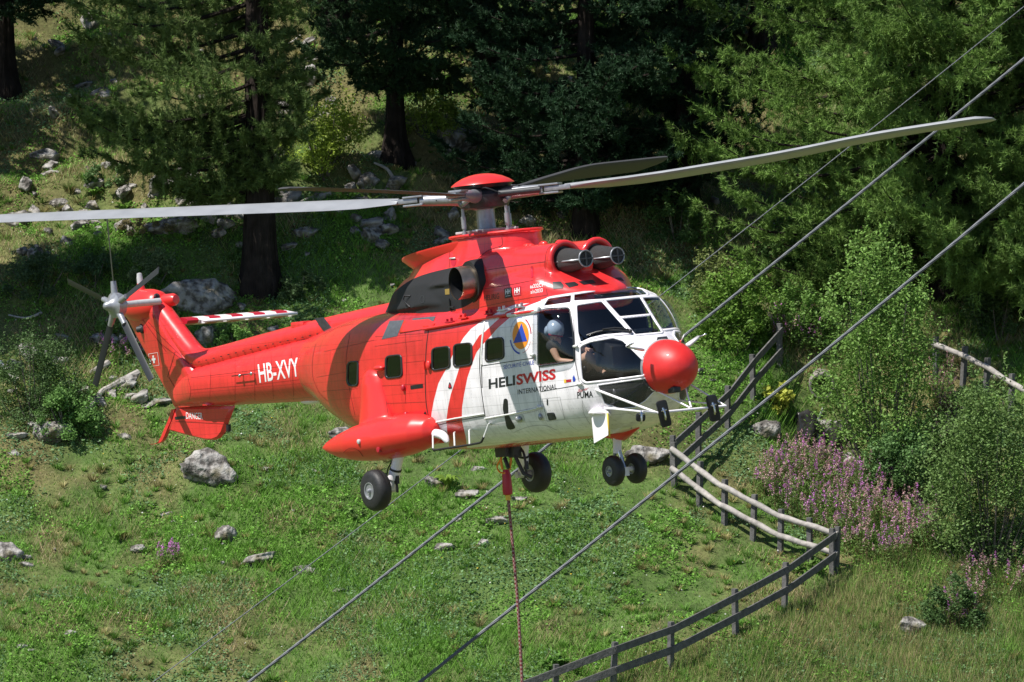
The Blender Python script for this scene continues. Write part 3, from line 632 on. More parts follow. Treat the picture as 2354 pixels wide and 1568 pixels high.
# ---- tail rotor
tc_ = hp(Z2(140,335), 1, -.86); mr_ = hp(Z2(296,328), 1, -.22)
tr = B(MB().tube([V3(tc_[0], -.1, tc_[2]), V3(tc_[0], -.78, tc_[2])], .055, 14), "tail_rotor", 'lgrey')
SB(MB().lathe(V3(tc_[0], -.74, tc_[2]), (0, -1, 0), [(0,.06),(.05,.17),(.12,.2),(.2,.2),(.24,.12),(.3,.08),(.36,.05),(.38,.02)], 24), "hub", 'grey', tr)
for k in range(5):
    a = math.radians(72*k+18); d = V3(math.cos(a), 0, math.sin(a)); t = V3(-math.sin(a), 0, math.cos(a)); c = V3(tc_[0], -.90, tc_[2]); n_ = V3(0, 1, 0)
    r0 = c+d*.18; SB(MB().tube([c+d*.1, c+d*.38], [.06, .045], 10), "blade_grip", 'grey', tr)
    mb = MB(); tw = lambda r: t*math.cos(.5-.1*r)+n_*math.sin(.5-.1*r)
    mb.loft([[c+d*r+tw(r)*u_+np.cross(d, tw(r))*h_ for u_, h_ in ((.06, 0), (.035, .010), (-.06, 0), (.035, -.010))] for r in (.34, .6, 1.0, 1.5)]); bl = SB(mb, "blade", 'txtk', tr)

# ---- engine cowling: overlapping forms melted together
mb = MB()
CST = np.array([(2.95,-1.51,.10),(2.88,-1.47,.28),(2.78,-1.42,.44),(2.62,-1.34,.60),(2.48,-1.26,.70),(2.34,-1.18,.78),(2.2,-1.10,.83),(1.0,-1.02,.84),(0,-1.0,.84),(-.8,-.96,.80),(-1.5,-.98,.70),(-1.9,-1.12,.56),(-2.2,-1.32,.44),(-2.5,-1.52,.34),(-2.65,-1.66,.28)])[::-1]
def csec(x):
    tp, hw_ = [np.interp(x, CST[:, 0], CST[:, k]) for k in (1, 2)]; th = np.linspace(0, 2*math.pi, 56, endpoint=False); zc = -1.62; e = 2/3.6
    c, s = np.cos(th), np.sin(th); return np.stack([np.full(56, x), hw_*np.sign(c)*abs(c)**e, zc+np.where(s > 0, tp-zc, .15)*np.sign(s)*abs(s)**e], 1)
mb.loft([csec(x) for x in np.linspace(-2.65, 2.95, 60)])
for s in (-1, 1):
    mb.tube([V3(.3, s*.46, -1.16), V3(1.0, s*.42, -1.14), V3(1.5, s*.37, -1.10), V3(1.9, s*.31, -1.07), V3(2.26, s*.28, -1.04)], [.33, .36, .34, .30, .265], 32)
    ring_ = [V3(2.30, s*.28+.245*math.cos(t), -1.03+.245*math.sin(t)) for t in np.linspace(0, 2*math.pi, 33)]; mb.tube(ring_, .05, 12)
mb.tube([V3(1.2, 0, -1.05), V3(2.2, 0, -1.03), V3(2.45, 0, -1.15)], [.22, .2, .1], 20)
# mast fairing
E_ = lambda x, a, b_, z: [V3(x+a*math.cos(t), b_*math.sin(t), z) for t in np.linspace(0, 2*math.pi, 48, endpoint=False)]
mb.loft([E_(-.05, 1.30, .84, -1.2), E_(.08, 1.10, .68, -.98), E_(.17, .93, .58, -.80), E_(.21, .87, .54, -.65), E_(.22, .86, .53, -.55)])
ET = lambda xc, a, b_, zf, zr, k=48: [V3(xc+a*math.cos(t), b_*math.sin(t), zf+(zr-zf)*(.5-.5*math.cos(t))**1.3) for t in np.linspace(0, 2*math.pi, k, endpoint=False)]
mb.loft([ET(-.50, 1.95, .86, -1.45, -1.5), ET(-.46, 1.68, .75, -1.08, -1.22), ET(-.42, 1.45, .60, -.80, -1.02), ET(-.40, 1.33, .50, -.60, -.86)])
cow = mb.build("engine_cowling", M['cowl'], None)
def remesh(o, vox, sm=6):
    r = o.modifiers.new("r", 'REMESH'); r.mode = 'VOXEL'; r.voxel_size = vox; s_ = o.modifiers.new("s", 'SMOOTH'); s_.iterations = sm; s_.factor = .6
    dg = bpy.context.evaluated_depsgraph_get(); me = bpy.data.meshes.new_from_object(o.evaluated_get(dg)); nm = o.name; o.modifiers.clear(); old = o.data; mt = [x for x in old.materials]
    o.data = me; me.name = nm; me.materials.clear()
    for x in mt: me.materials.append(x)
    me.polygons.foreach_set('use_smooth', [True]*len(me.polygons)); bpy.data.meshes.remove(old)
remesh(cow, .022, 8); hpart(cow)
CB = obj_bvh(cow)
n = len(cow.data.vertices); CVt = np.empty(n*3, np.float32); cow.data.vertices.foreach_get('co', CVt); CVt = CVt.reshape(-1, 3).astype(float); S = CVt.copy(); S[:, 1] = -np.abs(S[:, 1])
BLK = spl(Z6(20,1310, 60,1230, 110,1165, 200,1080, 320,1000, 470,945, 640,905, 760,880, 860,852, 885,900, 905,1000, 890,1100, 850,1180, 770,1235, 690,1260, 500,1300), 3, True)
add_attr(cow.data, 'sd', np.clip(sdist(hproj(S), BLK), -20, 20))
# collar (cooling outlet lip) and rim of the mast fairing
pts = []
for q, y in ((Z6(1325,562), .0), ):
    pass
rim = [V3(.22+.87*math.cos(t), .55*math.sin(t), -.53) for t in np.linspace(0, 2*math.pi, 49)]; B(MB().tube(rim, .022, 8), "mast_fairing_rim", 'red')
lipL = []
for t in np.linspace(math.radians(62), math.radians(298), 31):
    g_ = (.5-.5*math.cos(t)); k = max(0, min(1, (g_-.25)/.5)); f_ = lambda a, b_, zf, zr: V3(-.40+a*math.cos(t), b_*math.sin(t), zf+(zr-zf)*g_**1.3)
    i_ = f_(1.30, .48, -.57, -.84); o_ = f_(1.34+.28*k, .51+.16*k, -.535, -.78); l_ = f_(1.34+.02*k, .51+.01*k, -.66, -1.0)
    lipL.append([i_, (i_+o_)/2+V3(0, 0, .0), o_+V3(0, 0, .012), o_-V3(0, 0, .018), (o_+l_)/2-V3(0, 0, .015)-(o_-i_)*.2, l_])
B(MB().loft(lipL), "cooling_outlet_lip", 'red2', sharp=60)
# exhausts and intakes
for s in (-1, 1):
    c = V3(.66, s*1.06, -1.20); d = V3(.13, -s, 0.02)
    ex = MB().lathe(c, d, [(0,.228),(.02,.232),(.25,.235),(.5,.22)], 36, cap=False); e1 = B(ex, "exhaust_pipe", 'exh')
    SB(MB().lathe(c+d*.015, d, [(0,.222),(.3,.215),(.31,.01)], 36, cap=False), "inner_duct", 'blk', e1)
    SB(MB().lathe(c+d*.22, d, [(0,.235),(.0,.30),(.05,.31),(.4,.33)], 36, cap=False), "heat_collar", 'blk2', e1)
    a = V3(2.10, s*.27, -1.04); t_ = B(MB().lathe(a, (1, 0, .0), [(0,.185),(.3,.172),(.69,.112),(.70,.105)], 36), "intake_screen", 'mesh')
    B(MB().lathe(V3(2.28, s*.28, -1.03), (1, 0, 0), [(0,.245),(.01,.01)], 36), "intake_mouth", 'blk')
    rg = MB().tube([V3(2.80, s*.27+.113*math.cos(q), -1.04+.113*math.sin(q)) for q in np.linspace(0, 2*math.pi, 33)], .011, 8); SB(rg, "rim", 'grey', t_)
    mb = MB(); mb.box((2.81, s*.27, -1.04), (.012, .225, .022)); mb.box((2.813, s*.27, -1.04), (.012, .022, .225)); SB(mb, "cross_bar", 'dgrey', t_, smooth=False)
    SB(MB().lathe(V3(2.795, s*.27, -1.04), (1, 0, 0), [(0,.105),(.005,.01)], 32), "end_disc", 'dred' if s < 0 else 'grey', t_)
    mb = MB(); mb.box((2.45, s*.27-.158, -1.05), (.70, .012, .024), axes=np.array([[.994, .105, 0], [-.105, .994, 0], [0, 0, 1]])); SB(mb, "seam_band", 'grey', t_)
decals("vent_slot", [[rounded(q, 1)] for q in (Z6(1518,1025, 1590,1022, 1615,1055, 1607,1080, 1524,1086), Z6(1622,1035, 1705,1024, 1742,1046, 1735,1056, 1660,1073), Z6(1738,1022, 1860,1007, 1892,1034, 1785,1050), Z6(2050,990, 2105,988, 2132,1018))], 'blk', bvh=CB, off=.006)
decals("vent_slot", [[rounded(Z6(1333,895, 1340,888, 1352,892, 1358,985, 1336,990), 2)]], 'dred', bvh=CB, off=.006)
decals("panel_seam", [line(p, 1.1) for p in [spl(Z6(668,625, 640,760, 640,900)), Z6(905,930, 1200,885, 1462,850), Z6(900,1090, 1200,1040, 1445,992, 1475,1130), spl(Z6(1560,690, 1480,740, 1455,850, 1462,990)), spl(Z6(1085,640, 1090,700, 1060,730)), spl(Z6(860,850, 960,760, 1080,715))]], 'seam', bvh=CB, off=.004)
decals("panel_seam", [line(spl(Z6(900,1240, 1200,1180, 1480,1135)), .8)], 'seam', bvh=CB, off=.004)
text("lettering", "HELIRIG", Z1(684,555), Z1(779,541), (0, -13), 'txtk', bvh=CB, bold=.0); text("lettering", "as332C1", Z1(974,477), Z1(1051,467), (-.3, -9), 'txtw', bvh=CB, bold=.01); text("lettering", "s/n2033", Z1(977,511), Z1(1052,499), (-.3, -9), 'txtw', bvh=CB, bold=.01)
decal("badge", [Z1(812,479, 858,470, 860,533, 815,540)], 'blk', bvh=CB, off=.005); text("lettering", "HH", Z1(820,515), Z1(852,508), (0, -11.5), 'txtw', bvh=CB, bold=.03, off=.009); text("lettering", "workwear", Z1(821,530), Z1(854,524), (0, -3), 'txtw', bvh=CB, off=.009)
decal("badge", [Z1(868,470, 915,462, 917,520, 870,527)], 'dred', bvh=CB, off=.005); text("lettering", "HH", Z1(877,508), Z1(910,501), (0, -11.5), 'txtw', bvh=CB, bold=.03, off=.009); text("lettering", "HELLY HANSEN", Z1(877,520), Z1(911,513), (0, -2), 'txtw', bvh=CB, off=.009)
decal("caution_label", [Z7(775,395, 835,388, 838,465, 780,470)], 'ochre', bvh=CB, off=.006)
cb = lambda q, o=.0: np.array(cast(CB, q, o)[0])
B(MB().tube([cb(Z7(312,485)), cb(Z7(275,500), .06), cb(Z7(265,560), .07), cb(Z7(300,635))], .014, 8), "grab_handle", 'blk'); decal("inspection_port", [el(Z7(473,530), 5, 9), el(Z7(473,530), 4.2, 8)], 'dgrey', bvh=CB, off=.008)
B(MB().box(cb(Z7(850,600), .02), (.025, .02, .18)).box(cb(Z7(885,635), .03), (.12, .02, .03)), "hatch_latch", 'blk', bevel=.01)
decal("handle_recess", [el(Z6(672,850), 6, 11)], 'dred', bvh=CB, off=.005); B(MB().tube([cb(Z6(650,828), .02), cb(Z6(695,826), .02)], .014, 6), "latch", 'lgrey')
for q in (Z6(1300,710), Z6(1440,690), Z6(1580,680), Z6(1330,712)): c = hp(q, 1, -.1); B(MB().ell(c-V3(0, 0, .02), (.08, .06, .05)), "roof_fitting", 'red2')
# ---- rotor head
mast = B(MB().lathe((0, 0, -.95), (0, 0, 1), [(0,.28),(.3,.28),(.42,.23),(.46,.16),(.52,.135),(.78,.135),(.80,.2),(.84,.2)], 32), "rotor_mast", 'grey')
B(MB().lathe((0, 0, -.545), (0, 0, 1), [(0,.30),(.04,.33),(.09,.33),(.10,.14)], 36), "swashplate", 'grey')
mb = MB(); mb.lathe((0, 0, -.16), (0, 0, 1), [(0,.16),(.02,.34),(.1,.38),(.2,.38),(.28,.30),(.3,.1)], 32); head = B(mb, "rotor_head", 'dgrey')
dome = MB().lathe((0, 0, .19), (0, 0, 1), [(-.01,.40),(.0,.46),(.015,.452),(.06,.39),(.11,.29),(.14,.19),(.155,.10),(.16,.01)], 48); B(dome, "rotor_cap", 'red2', sharp=80)
B(MB().lathe((0, 0, .11), (0, 0, 1), [(0,.25),(.03,.40),(.078,.435)], 40), "cap_underside", 'blk')
# blades: azimuth measured from nose; disc axes: image right / towards the eye
fwd_s = math.radians(0)
def az(dr, dt):                       # direction given as (right, toward) in the eye's frame -> helicopter x,y
    d = AX @ np.array([dr, dr*.097, dt]); d[2] = 0; return d/np.linalg.norm(d)
a22 = math.radians(21.5)
DIRS = {'A': az(math.cos(a22), math.sin(a22)), 'B': az(-math.cos(math.radians(17)), -math.sin(math.radians(17))), 'C': az(math.sin(a22), -math.cos(a22)), 'D': az(-math.sin(math.radians(19.5)), math.cos(math.radians(19.5)))}
CONE = {'A': ([0, 1, 2.5, 4.7, 5.9, 7.75], [.03, .03, .04, .16, .28, .36]), 'B': ([0, 1, 2, 4, 7.75], [.0, .05, .12, .24, .47]), 'C': ([0, 1, 4, 7.75], [.02, .09, .38, .50]), 'D': ([0, 1, 4, 7.75], [.02, .04, .12, .19])}
PIT = {'A': 5, 'B': 9, 'C': 17, 'D': 3}
prof = [(-.15,0),(-.13,.028),(-.07,.043),(.03,.044),(.15,.032),(.30,.014),(.45,.002),(.45,-.002),(.30,-.012),(.15,-.024),(.03,-.032),(-.07,-.030),(-.13,-.02)]
for nm, d in DIRS.items():
    lead = V3(d[1], -d[0], 0)         # turning clockwise seen from above
    zf = lambda r: np.interp([r-.5, r-.25, r, r+.25, r+.5], *CONE[nm]).mean()
    P = lambda r: d*r*(.985 if nm == 'A' else 1)+V3(0, 0, zf(r))
    mb = MB(); rings = []
    for r in np.concatenate([[1.28, 1.5, 1.8, 2.3], np.linspace(2.8, 7.4, 16), [7.55, 7.68, 7.75]]):
        k = min(1, .35+(r-1.28)/1.0); tp = 1 if r < 7.5 else max(.25, 1-((r-7.5)/.27)**2*.75); pt = math.radians(PIT[nm]+5*(1-r/7.8)); cu, su = math.cos(pt), math.sin(pt); sw = 0 if r < 7.5 else -(1-tp)*.2
        rings.append([P(r)+(-lead*cu-V3(0, 0, su))*((u_*k*tp)-sw)+(V3(0, 0, cu)-lead*su)*(h_*max(tp, .4)*(.6 if nm == 'D' else 1.0)) for u_, h_ in prof])
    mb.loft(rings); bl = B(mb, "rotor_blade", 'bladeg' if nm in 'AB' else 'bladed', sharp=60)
    SB(MB().tube([P(.25), P(.5), P(.95)], [.12, .09, .075], 16), "sleeve", 'grey', bl)
    mb = MB(); mb.box(P(1.18), (.40, .16, .07), axes=np.array([d, lead, [0, 0, 1]])); mb.box(P(1.05)+V3(0, 0, .06), (.3, .2, .03), axes=np.array([d, lead, [0, 0, 1]])); mb.box(P(1.05)-V3(0, 0, .06), (.3, .2, .03), axes=np.array([d, lead, [0, 0, 1]])); SB(mb, "blade_cuff", 'grey', bl, bevel=.01)
    SB(MB().tube([P(.35)+lead*.28, P(.95)+lead*.16], .05, 10), "lag_damper", 'dgrey', bl)
    h0 = d*.40+lead*.20; SB(MB().tube([h0+V3(0, 0, -.50), h0+V3(0, 0, -.14)], .022, 8).tube([h0+V3(0, 0, -.42), h0+V3(0, 0, -.25)], .035, 10).tube([h0+V3(0, 0, -.08), P(.45)], .04, 8).lathe(h0+V3(0, 0, -.53), (0, 0, 1), [(0,.04),(.06,.04)], 10), "pitch_link", 'grey', bl)
mb = MB(); mb.box((0, 0, -.47), (.95, .09, .035), axes=np.array([DIRS['A'], DIRS['C'], [0, 0, 1]])); mb.box((0, 0, -.468), (.09, .95, .03), axes=np.array([DIRS['A'], DIRS['C'], [0, 0, 1]])); B(mb, "scissor_link", 'lgrey', bevel=.01)
mb = MB(); 
for k in range(6):
    a = k*1.05+.3; mb.tube(spl([V3(.25*math.cos(a), .25*math.sin(a), .1), V3(.55*math.cos(a+.2), .55*math.sin(a+.2), .13), V3(.7*math.cos(a+.5), .7*math.sin(a+.5), .03)], 4), .009, 5)
B(mb, "hydraulic_hoses", 'blk')

# ---- sponsons and landing gear
mb = MB()
mb.loft([[V3(x, -1.13+dy+r*ry*math.cos(t), zc+r*math.sin(t)) for t in np.linspace(0, 2*math.pi, 40, endpoint=False)] for x, r, zc, dy, ry in
  [(-2.98,.01,-3.38,-.15,1),(-2.8,.09,-3.375,-.13,1),(-2.5,.18,-3.37,-.10,1.05),(-2.1,.26,-3.35,-.05,1.15),(-1.7,.30,-3.33,0,1.2),(-1.3,.31,-3.31,.02,1.2),(-.9,.30,-3.28,.05,1.15),(-.6,.26,-3.26,.09,1.1),(-.4,.19,-3.25,.13,1.0),(-.32,.08,-3.25,.16,1)]])
mb.loft([[V3(-1.92+dx+rx*math.cos(t), -.93+dy+ry*math.sin(t), z) for t in np.linspace(0, 2*math.pi, 40, endpoint=False)] for z, rx, ry, dx, dy in
  [(-3.25,.50,.24,.05,-.02),(-3.05,.42,.22,.03,-.01),(-2.8,.35,.20,.02,0),(-2.5,.28,.18,.0,.01),(-2.38,.23,.16,0,.02),(-2.31,.14,.12,0,.03),(-2.285,.03,.04,0,.03)]])
mb.box((-1.45, -.8, -3.3), (1.9, .5, .3))
spn = mb.build("sponson", M['red2'], None); remesh(spn, .02, 10); hpart(spn)
SPB = obj_bvh(spn); ss = mirrored(spn, "sponson")
c = np.array(cast(SPB, Z3(530,822))[0]); B(MB().lathe(c-V3(0, -.04, 0), (0, -1, 0), [(0,.04),(.06,.035),(.07,.015)], 14), "position_light", 'lgrey')
c = np.array(cast(SPB, Z3(706,892))[0]); B(MB().lathe(c-V3(0, -.04, 0), (0, -1, 0), [(0,.045),(.06,.042),(.062,.03)], 14), "drain_port", 'dred')
decals("panel_seam", [line(spl(Z3(392,920, 430,888, 480,880, 530,905, 566,955)), 1.), line(Z3(710,230, 770,450, 790,590), .8)], 'seam', bvh=SPB)
# grey pod ahead of the sponson, steps
pb = [hp(q, 1, -1.0) for q in Z3(1100,742, 1165,748, 1235,752, 1290,775, 1325,830)]
B(MB().tube(spl(pb[1:], 3), [.065]*4+[.065, .063, .06, .055, .045, .025], 18), "float_bottle_fairing", 'white'); B(MB().tube([pb[0], pb[1]+V3(.02, 0, 0)], .075, 18), "rubber_cap", 'blk2')
hr = [hp(q, 1, -1.12) for q in spl(Z3(1192,880, 1202,897, 1290,885, 1450,862, 1605,834, 1630,815, 1646,780), 2)]
st1 = B(MB().tube(hr, .016, 8), "step_rail", 'blk2')
for a, b_, o_ in (((1190,770), (1192,885), -1.0), ((1380,745), (1386,860), -1.0), ((1515,722), (1519,848), -1.0), ((1688,668), (1645,785), -1.0)):
    SB(MB().tube([hp(Z3(a[0]+8, a[1]-6), 1, -.93), hp(Z3(*a), 1, -1.08), hp(Z3(*b_), 1, -1.12)], .013, 8), "bracket", 'whited', st1)
def wheel(name, c, r, w_, side, rimr):
    prof_ = [(-w_/2, rimr), (-w_/2*1.0, r*.72), (-w_/2*.86, r*.88), (-w_*.3, r*.965), (-w_*.12, r), (w_*.12, r), (w_*.3, r*.965), (w_/2*.86, r*.88), (w_/2, r*.72), (w_/2, rimr)]
    t = B(MB().lathe(c, (0, 1, 0), [(-w_*.3, rimr*.9)]+prof_+[(w_*.3, rimr*.9)], 48, cap=False), name, 'tyre', sharp=60)
    for s in (-1, 1):
        rm = MB().lathe(V3(*c)+V3(0, s*w_*.5, 0), (0, s, 0), [(-.01, rimr*1.02), (.006, rimr*1.0), (.004, rimr*.88), (-.045, rimr*.78), (-.05, rimr*.34), (.0, rimr*.28), (.03, rimr*.2), (.035, .01)], 32)
        for k in range(8):
            a = k*math.pi/4; rm.ell(V3(*c)+V3(rimr*.58*math.cos(a), s*(w_*.5-.045), rimr*.58*math.sin(a)), (.014, .012, .014), n=8, m=5)
        SB(rm, "rim", 'grey', t)
    SB(MB().lathe(c, (0, 1, 0), [(-.012, r*1.004), (.012, r*1.004)], 40, cap=False), "tread_groove", 'blk', t)
    return t
for s in (-1, 1):
    wc = V3(-1.43, s*1.40, -4.04); wheel("main_wheel", wc, .30, .235, s, .125)
    top_ = V3(-1.15, s*1.08, -3.45); mid_ = V3(-1.36, s*1.13, -3.9); 
    lg = B(MB().tube([top_, top_*.3+mid_*.7], .078, 18).tube([top_*.3+mid_*.7, mid_], .088, 18).tube([mid_, mid_+(mid_-top_)*.32], .06, 14), "landing_gear_leg", 'white')
    SB(MB().tube([V3(-1.43, s*1.05, -4.05), V3(-1.43, s*1.30, -4.05)], .05, 12).tube([mid_+(mid_-top_)*.25, V3(-1.43, s*1.2, -4.05)], .05, 10), "axle", 'lgrey', lg)
    SB(MB().lathe(top_*.32+mid_*.68, mid_-top_, [(0,.092),(.03,.092)], 16).tube([mid_+V3(.07, 0, .1), mid_+V3(.08, 0, -.12), V3(-1.30, s*1.12, -4.1)], .022, 6).box(mid_+V3(.09, 0, -.02), (.06, .05, .12)), "torque_link", 'blk', lg)
    SB(MB().tube(spl([top_+V3(-.08, 0, .02), top_+V3(-.14, s*.05, -.15), mid_+V3(-.14, 0, .12), V3(-1.45, s*1.18, -4.0)], 4), .012, 6).tube(spl([top_+V3(-.1, .04, .0), top_+V3(-.16, s*.02, -.2), mid_+V3(-.1, 0, .0)], 4), .02, 6), "brake_hose", 'blk', lg)
    nw = wheel("nose_wheel", V3(2.86, s*.19, -4.02), .215, .15, s, .075)
nt_ = hp(Z5(870,600), 1, 0); nl = B(MB().tube([V3(2.78, 0, -3.4), V3(2.72, 0, -3.78)], .062, 18).lathe(V3(2.76, 0, -3.5), (0, 0, 1), [(0,.08),(.05,.085),(.1,.08)], 18), "landing_gear_leg", 'white')
SB(MB().tube([V3(2.74, 0, -3.7), V3(2.86, .02, -4.06)], .032, 12), "piston", 'steel', nl); SB(MB().tube([V3(2.86, -.2, -4.02), V3(2.86, .2, -4.02)], .035, 12).box((2.87, 0, -4.05), (.07, .09, .12)), "axle", 'white', nl)
SB(MB().tube([V3(2.68, 0, -3.74), V3(2.60, 0, -3.92), V3(2.80, 0, -4.02)], [.03, .022, .03], 8), "torque_link", 'grey', nl)
B(MB().box(hp(Z5(790,740), 1, 0), (.03, .04, .36), axes=np.array([[.98, 0, .12], [0, 1, 0], [-.12, 0, .98]])), "remove_before_flight_tab", 'dred', bevel=.005)
B(MB().tube([V3(2.3, 0, -3.52), V3(2.9, 0, -3.50), V3(3.3, 0, -3.44)], [.02, .12, .02], 12), "belly_fairing", 'red2')
c = onh(Z5(632,450)); sw = B(MB().lathe(c+V3(0, 0, .03), (0, -.25, -1), [(0,.02),(.02,.12),(.07,.16),(.09,.155)], 28), "antenna_base", 'white')
c2 = hp(Z5(622,520), 1, c[1]-.02); e2 = hp(Z5(628,790), 1, c[1]-.05)
B(MB().loft([[c2+V3(-.20, 0, .06), c2+V3(.0, -.014, .06), c2+V3(.22, 0, .06), c2+V3(.0, .014, .06)], [e2+V3(-.16, 0, -.07), e2+V3(.0, -.012, -.03), e2+V3(.20, 0, .03), e2+V3(.0, .012, -.03)]]), "blade_antenna", 'white', smooth=False)
B(MB().box(c2*.5+e2*.5+V3(.212, 0, .02), (.02, .016, .33)), "antenna_edge", 'yellow')
for q, nm in ((Z5(1010,580), "probe"), (Z5(1640,500), "probe")): pass
B(MB().tube([hp(Z5(1008,575), 1, -.15), hp(Z5(1022,680), 1, -.15)], .01, 6), "whip_antenna", 'grey')
B(MB().ell(hp(Z2(1665,1100), 1, 0)+V3(0, 0, .03), (.28, .12, .06)), "belly_blister", 'white'); q = hp(Z2(1850,1140), 1, -.2); B(MB().tube([q+V3(0, 0, .15), q], .02, 8).tube([q-V3(.12, 0, 0), q+V3(.12, 0, 0)], .01, 6), "sensor_mast", 'white')
# ---- mirror frame on the nose
bx = 4.57; m_ = [hp(q, 0, bx) for q in (Z5(1150,460), Z5(1340,475), Z5(2205,390))]
bar = B(MB().tube([m_[1], m_[2]], .019, 12), "mirror_frame", 'white')
def strut(a, b_, r=.013): SB(MB().tube([a, b_], r, 10), "strut", 'white', bar)
hb = lambda q: onh(q)
strut(hb(Z5(575,185)), m_[1], .018); strut(hb(Z5(690,415)), m_[1]+V3(-.02, 0, 0), .02); strut(hb(Z5(1345,205)), hp(Z5(1755,412), 0, bx)); strut(hp(Z5(1700,168), 1, .1), hp(Z5(1772,410), 0, bx)); strut(hp(Z5(1762,125), 1, .38), m_[2]); strut(hp(Z5(1622,318), 1, .35), hp(Z5(1990,362), 0, bx))
def mirror(q, w_, h, tilt, arm):
    c = hp(q, 0, bx+.05); nrm = AX @ np.array([.25, -.1, 1.0]); nrm /= np.linalg.norm(nrm)
    upv = AX @ np.array([-math.sin(tilt), math.cos(tilt), 0]); sd_ = np.cross(upv, nrm); sd_ /= np.linalg.norm(sd_); upv = np.cross(nrm, sd_)
    pl = rounded([(-w_/2, -h/2), (w_/2, -h/2), (w_/2, h/2), (-w_/2, h/2)], w_*.3, 5); P = [c+sd_*a+upv*b_-nrm*.05 for a, b_ in pl]
    mo = B(MB().prism(P, nrm*.045), "mirror", 'blk', bevel=.01, sharp=50)
    SB(MB().tube([c+nrm*.0+upv*.08, c+nrm*.03+upv*.03, c+nrm*.03-upv*.05, c-upv*.08], .016, 8).tube([c+nrm*.02-sd_*.04+upv*.05, c+nrm*.02+sd_*.04+upv*.05], .012, 6), "bracket", 'steel', mo)
mirror(Z5(1433,488), .155, .37, math.radians(15), 1); mirror(Z5(2053,420), .155, .37, math.radians(13), 1); mirror(Z5(1142,535), .13, .115, .0, 1)
strut(hp(Z5(1160,455), 0, bx), m_[1])
# probes on the nose
def probe(a, b_, y, r=.03):
    B(MB().tube([hp(a, 1, y), hp(b_, 1, y)], [r, r*.5], 8).tube([hp(b_, 1, y), hp(b_, 1, y)+V3(.10, 0, .06)], .012, 6), "pitot_probe", 'white')
a = hp(Z4(1385,735), 1, -.48); b_ = hp(Z4(1225,692), 1, -.75); B(MB().loft([[a+V3(.03, 0, .03), a+V3(-.03, 0, .03), a+V3(-.03, 0, -.01), a+V3(.03, 0, -.0)], [b_+V3(.04, 0, .02), b_+V3(-.03, 0, .02), b_+V3(-.03, 0, -.01), b_+V3(.04, 0, -.01)]]), "pitot_mount", 'white'); B(MB().tube([b_, b_+V3(.18, -.02, .04)], .013, 6), "pitot_probe", 'steel')
a = hp(Z4(1812,690), 1, .42); b_ = hp(Z4(1915,600), 1, .62); B(MB().loft([[a+V3(.05, 0, .04), a+V3(-.05, 0, .04), a+V3(-.05, 0, -.01), a+V3(.05, 0, -.01)], [b_+V3(.03, 0, .02), b_+V3(-.03, 0, .02), b_+V3(-.03, 0, -.01), b_+V3(.03, 0, -.01)]]), "pitot_mount", 'white'); B(MB().tube([b_, b_+V3(.16, .02, .03)], .013, 6), "pitot_probe", 'steel')
for q0, q1, y in ((Z4(1500,690), Z4(1468,668), -.15), (Z4(1745,650), Z4(1738,632), .2)): B(MB().tube([hp(q0, 1, y), hp(q1, 1, y)], .012, 6), "wire_cutter", 'red2')
B(MB().tube([hp(Z4(1748,640), 1, .2), hp(Z4(1780,572), 1, .25)], .010, 6), "wire_cutter", 'lgrey')
# wipers
B(MB().tube([onh(q, .03) for q in Z4(842,590, 930,562, 1020,545, 1130,548, 1250,560)], .013, 6).tube([onh(q, .05) for q in Z4(990,545, 1100,534, 1180,540, 1258,562)], .012, 6).ell(onh(Z4(1250,560), .03), (.035, .03, .03)), "wiper", 'blk')
B(MB().tube([hp(q, 1, .62) for q in Z4(1600,530, 1640,490, 1655,470)], .02, 6).tube([hp(q, 1, .6) for q in Z4(1610,500, 1660,505)], .015, 6), "wiper", 'blk')
# ---- cargo hook under the belly
c = hp(Z3(1860,900), 1, 0)
B(MB().box(c+V3(-.05, 0, .05), (.28, .2, .28)).box(c+V3(.1, .05, .0), (.16, .14, .22)).tube([c+V3(-.1, 0, -.1), c+V3(-.02, 0, -.26)], .03, 10).tube([c+V3(.15, 0, -.05), c+V3(.2, 0.1, -.35), c+V3(.27, .2, -.42)], .028, 10).tube(spl([c+V3(.05, .1, .1), c+V3(.22, .12, -.05), c+V3(.28, .1, -.3)]), .02, 6), "cargo_hook", 'dgrey', bevel=.015)
B(MB().tube(spl([hp(q, 1, -.05) for q in Z3(1812,870, 1822,930, 1785,1000, 1765,1050, 1790,1095, 1835,1105)], 4), .012, 6), "hook_cable", 'orange')

# ---- cockpit interior
def seat(y):
    s = B(MB().box((2.25, y, -2.86), (.46, .46, .12)), "seat", 'seat', bevel=.04)
    o = MB().box((2.0, y, -2.48), (.12, .46, .72), axes=np.array([[.97, 0, .2], [0, 1, 0], [-.2, 0, .97]])).build("backrest", M['seat'], s, bevel=.04)
    MB().box((2.2, y, -3.1), (.3, .3, .36)).build("pedestal", M['intr'], s, bevel=.02)
    MB().box((1.92, y, -2.05), (.1, .26, .2)).build("headrest", M['seat'], s, bevel=.03)
seat(-.48); seat(.48)
pn = B(MB().prism([V3(3.30, -.62, -2.55), V3(3.25, -.62, -2.22), V3(3.42, -.62, -2.16), V3(3.72, -.62, -2.30), V3(3.72, -.62, -2.6)], (0, 1.24, 0)), "instrument_panel", 'blk', bevel=.02)
mb = MB()
for i, y in enumerate((-.45, -.2, .05, .3, .5)):
    mb.lathe(V3(3.46, y, -2.145), (.3, 0, 1), [(0,.055),(.03,.06),(.035,.04)], 14)
mb.box((3.45, .1, -2.11), (.14, .3, .05)); mb.box((3.4, -.32, -2.12), (.1, .16, .06)); SB(mb, "instrument", 'dgrey', pn)
SB(MB().box((3.40, .22, -2.135), (.12, .16, .01)), "chart", 'dred', pn)
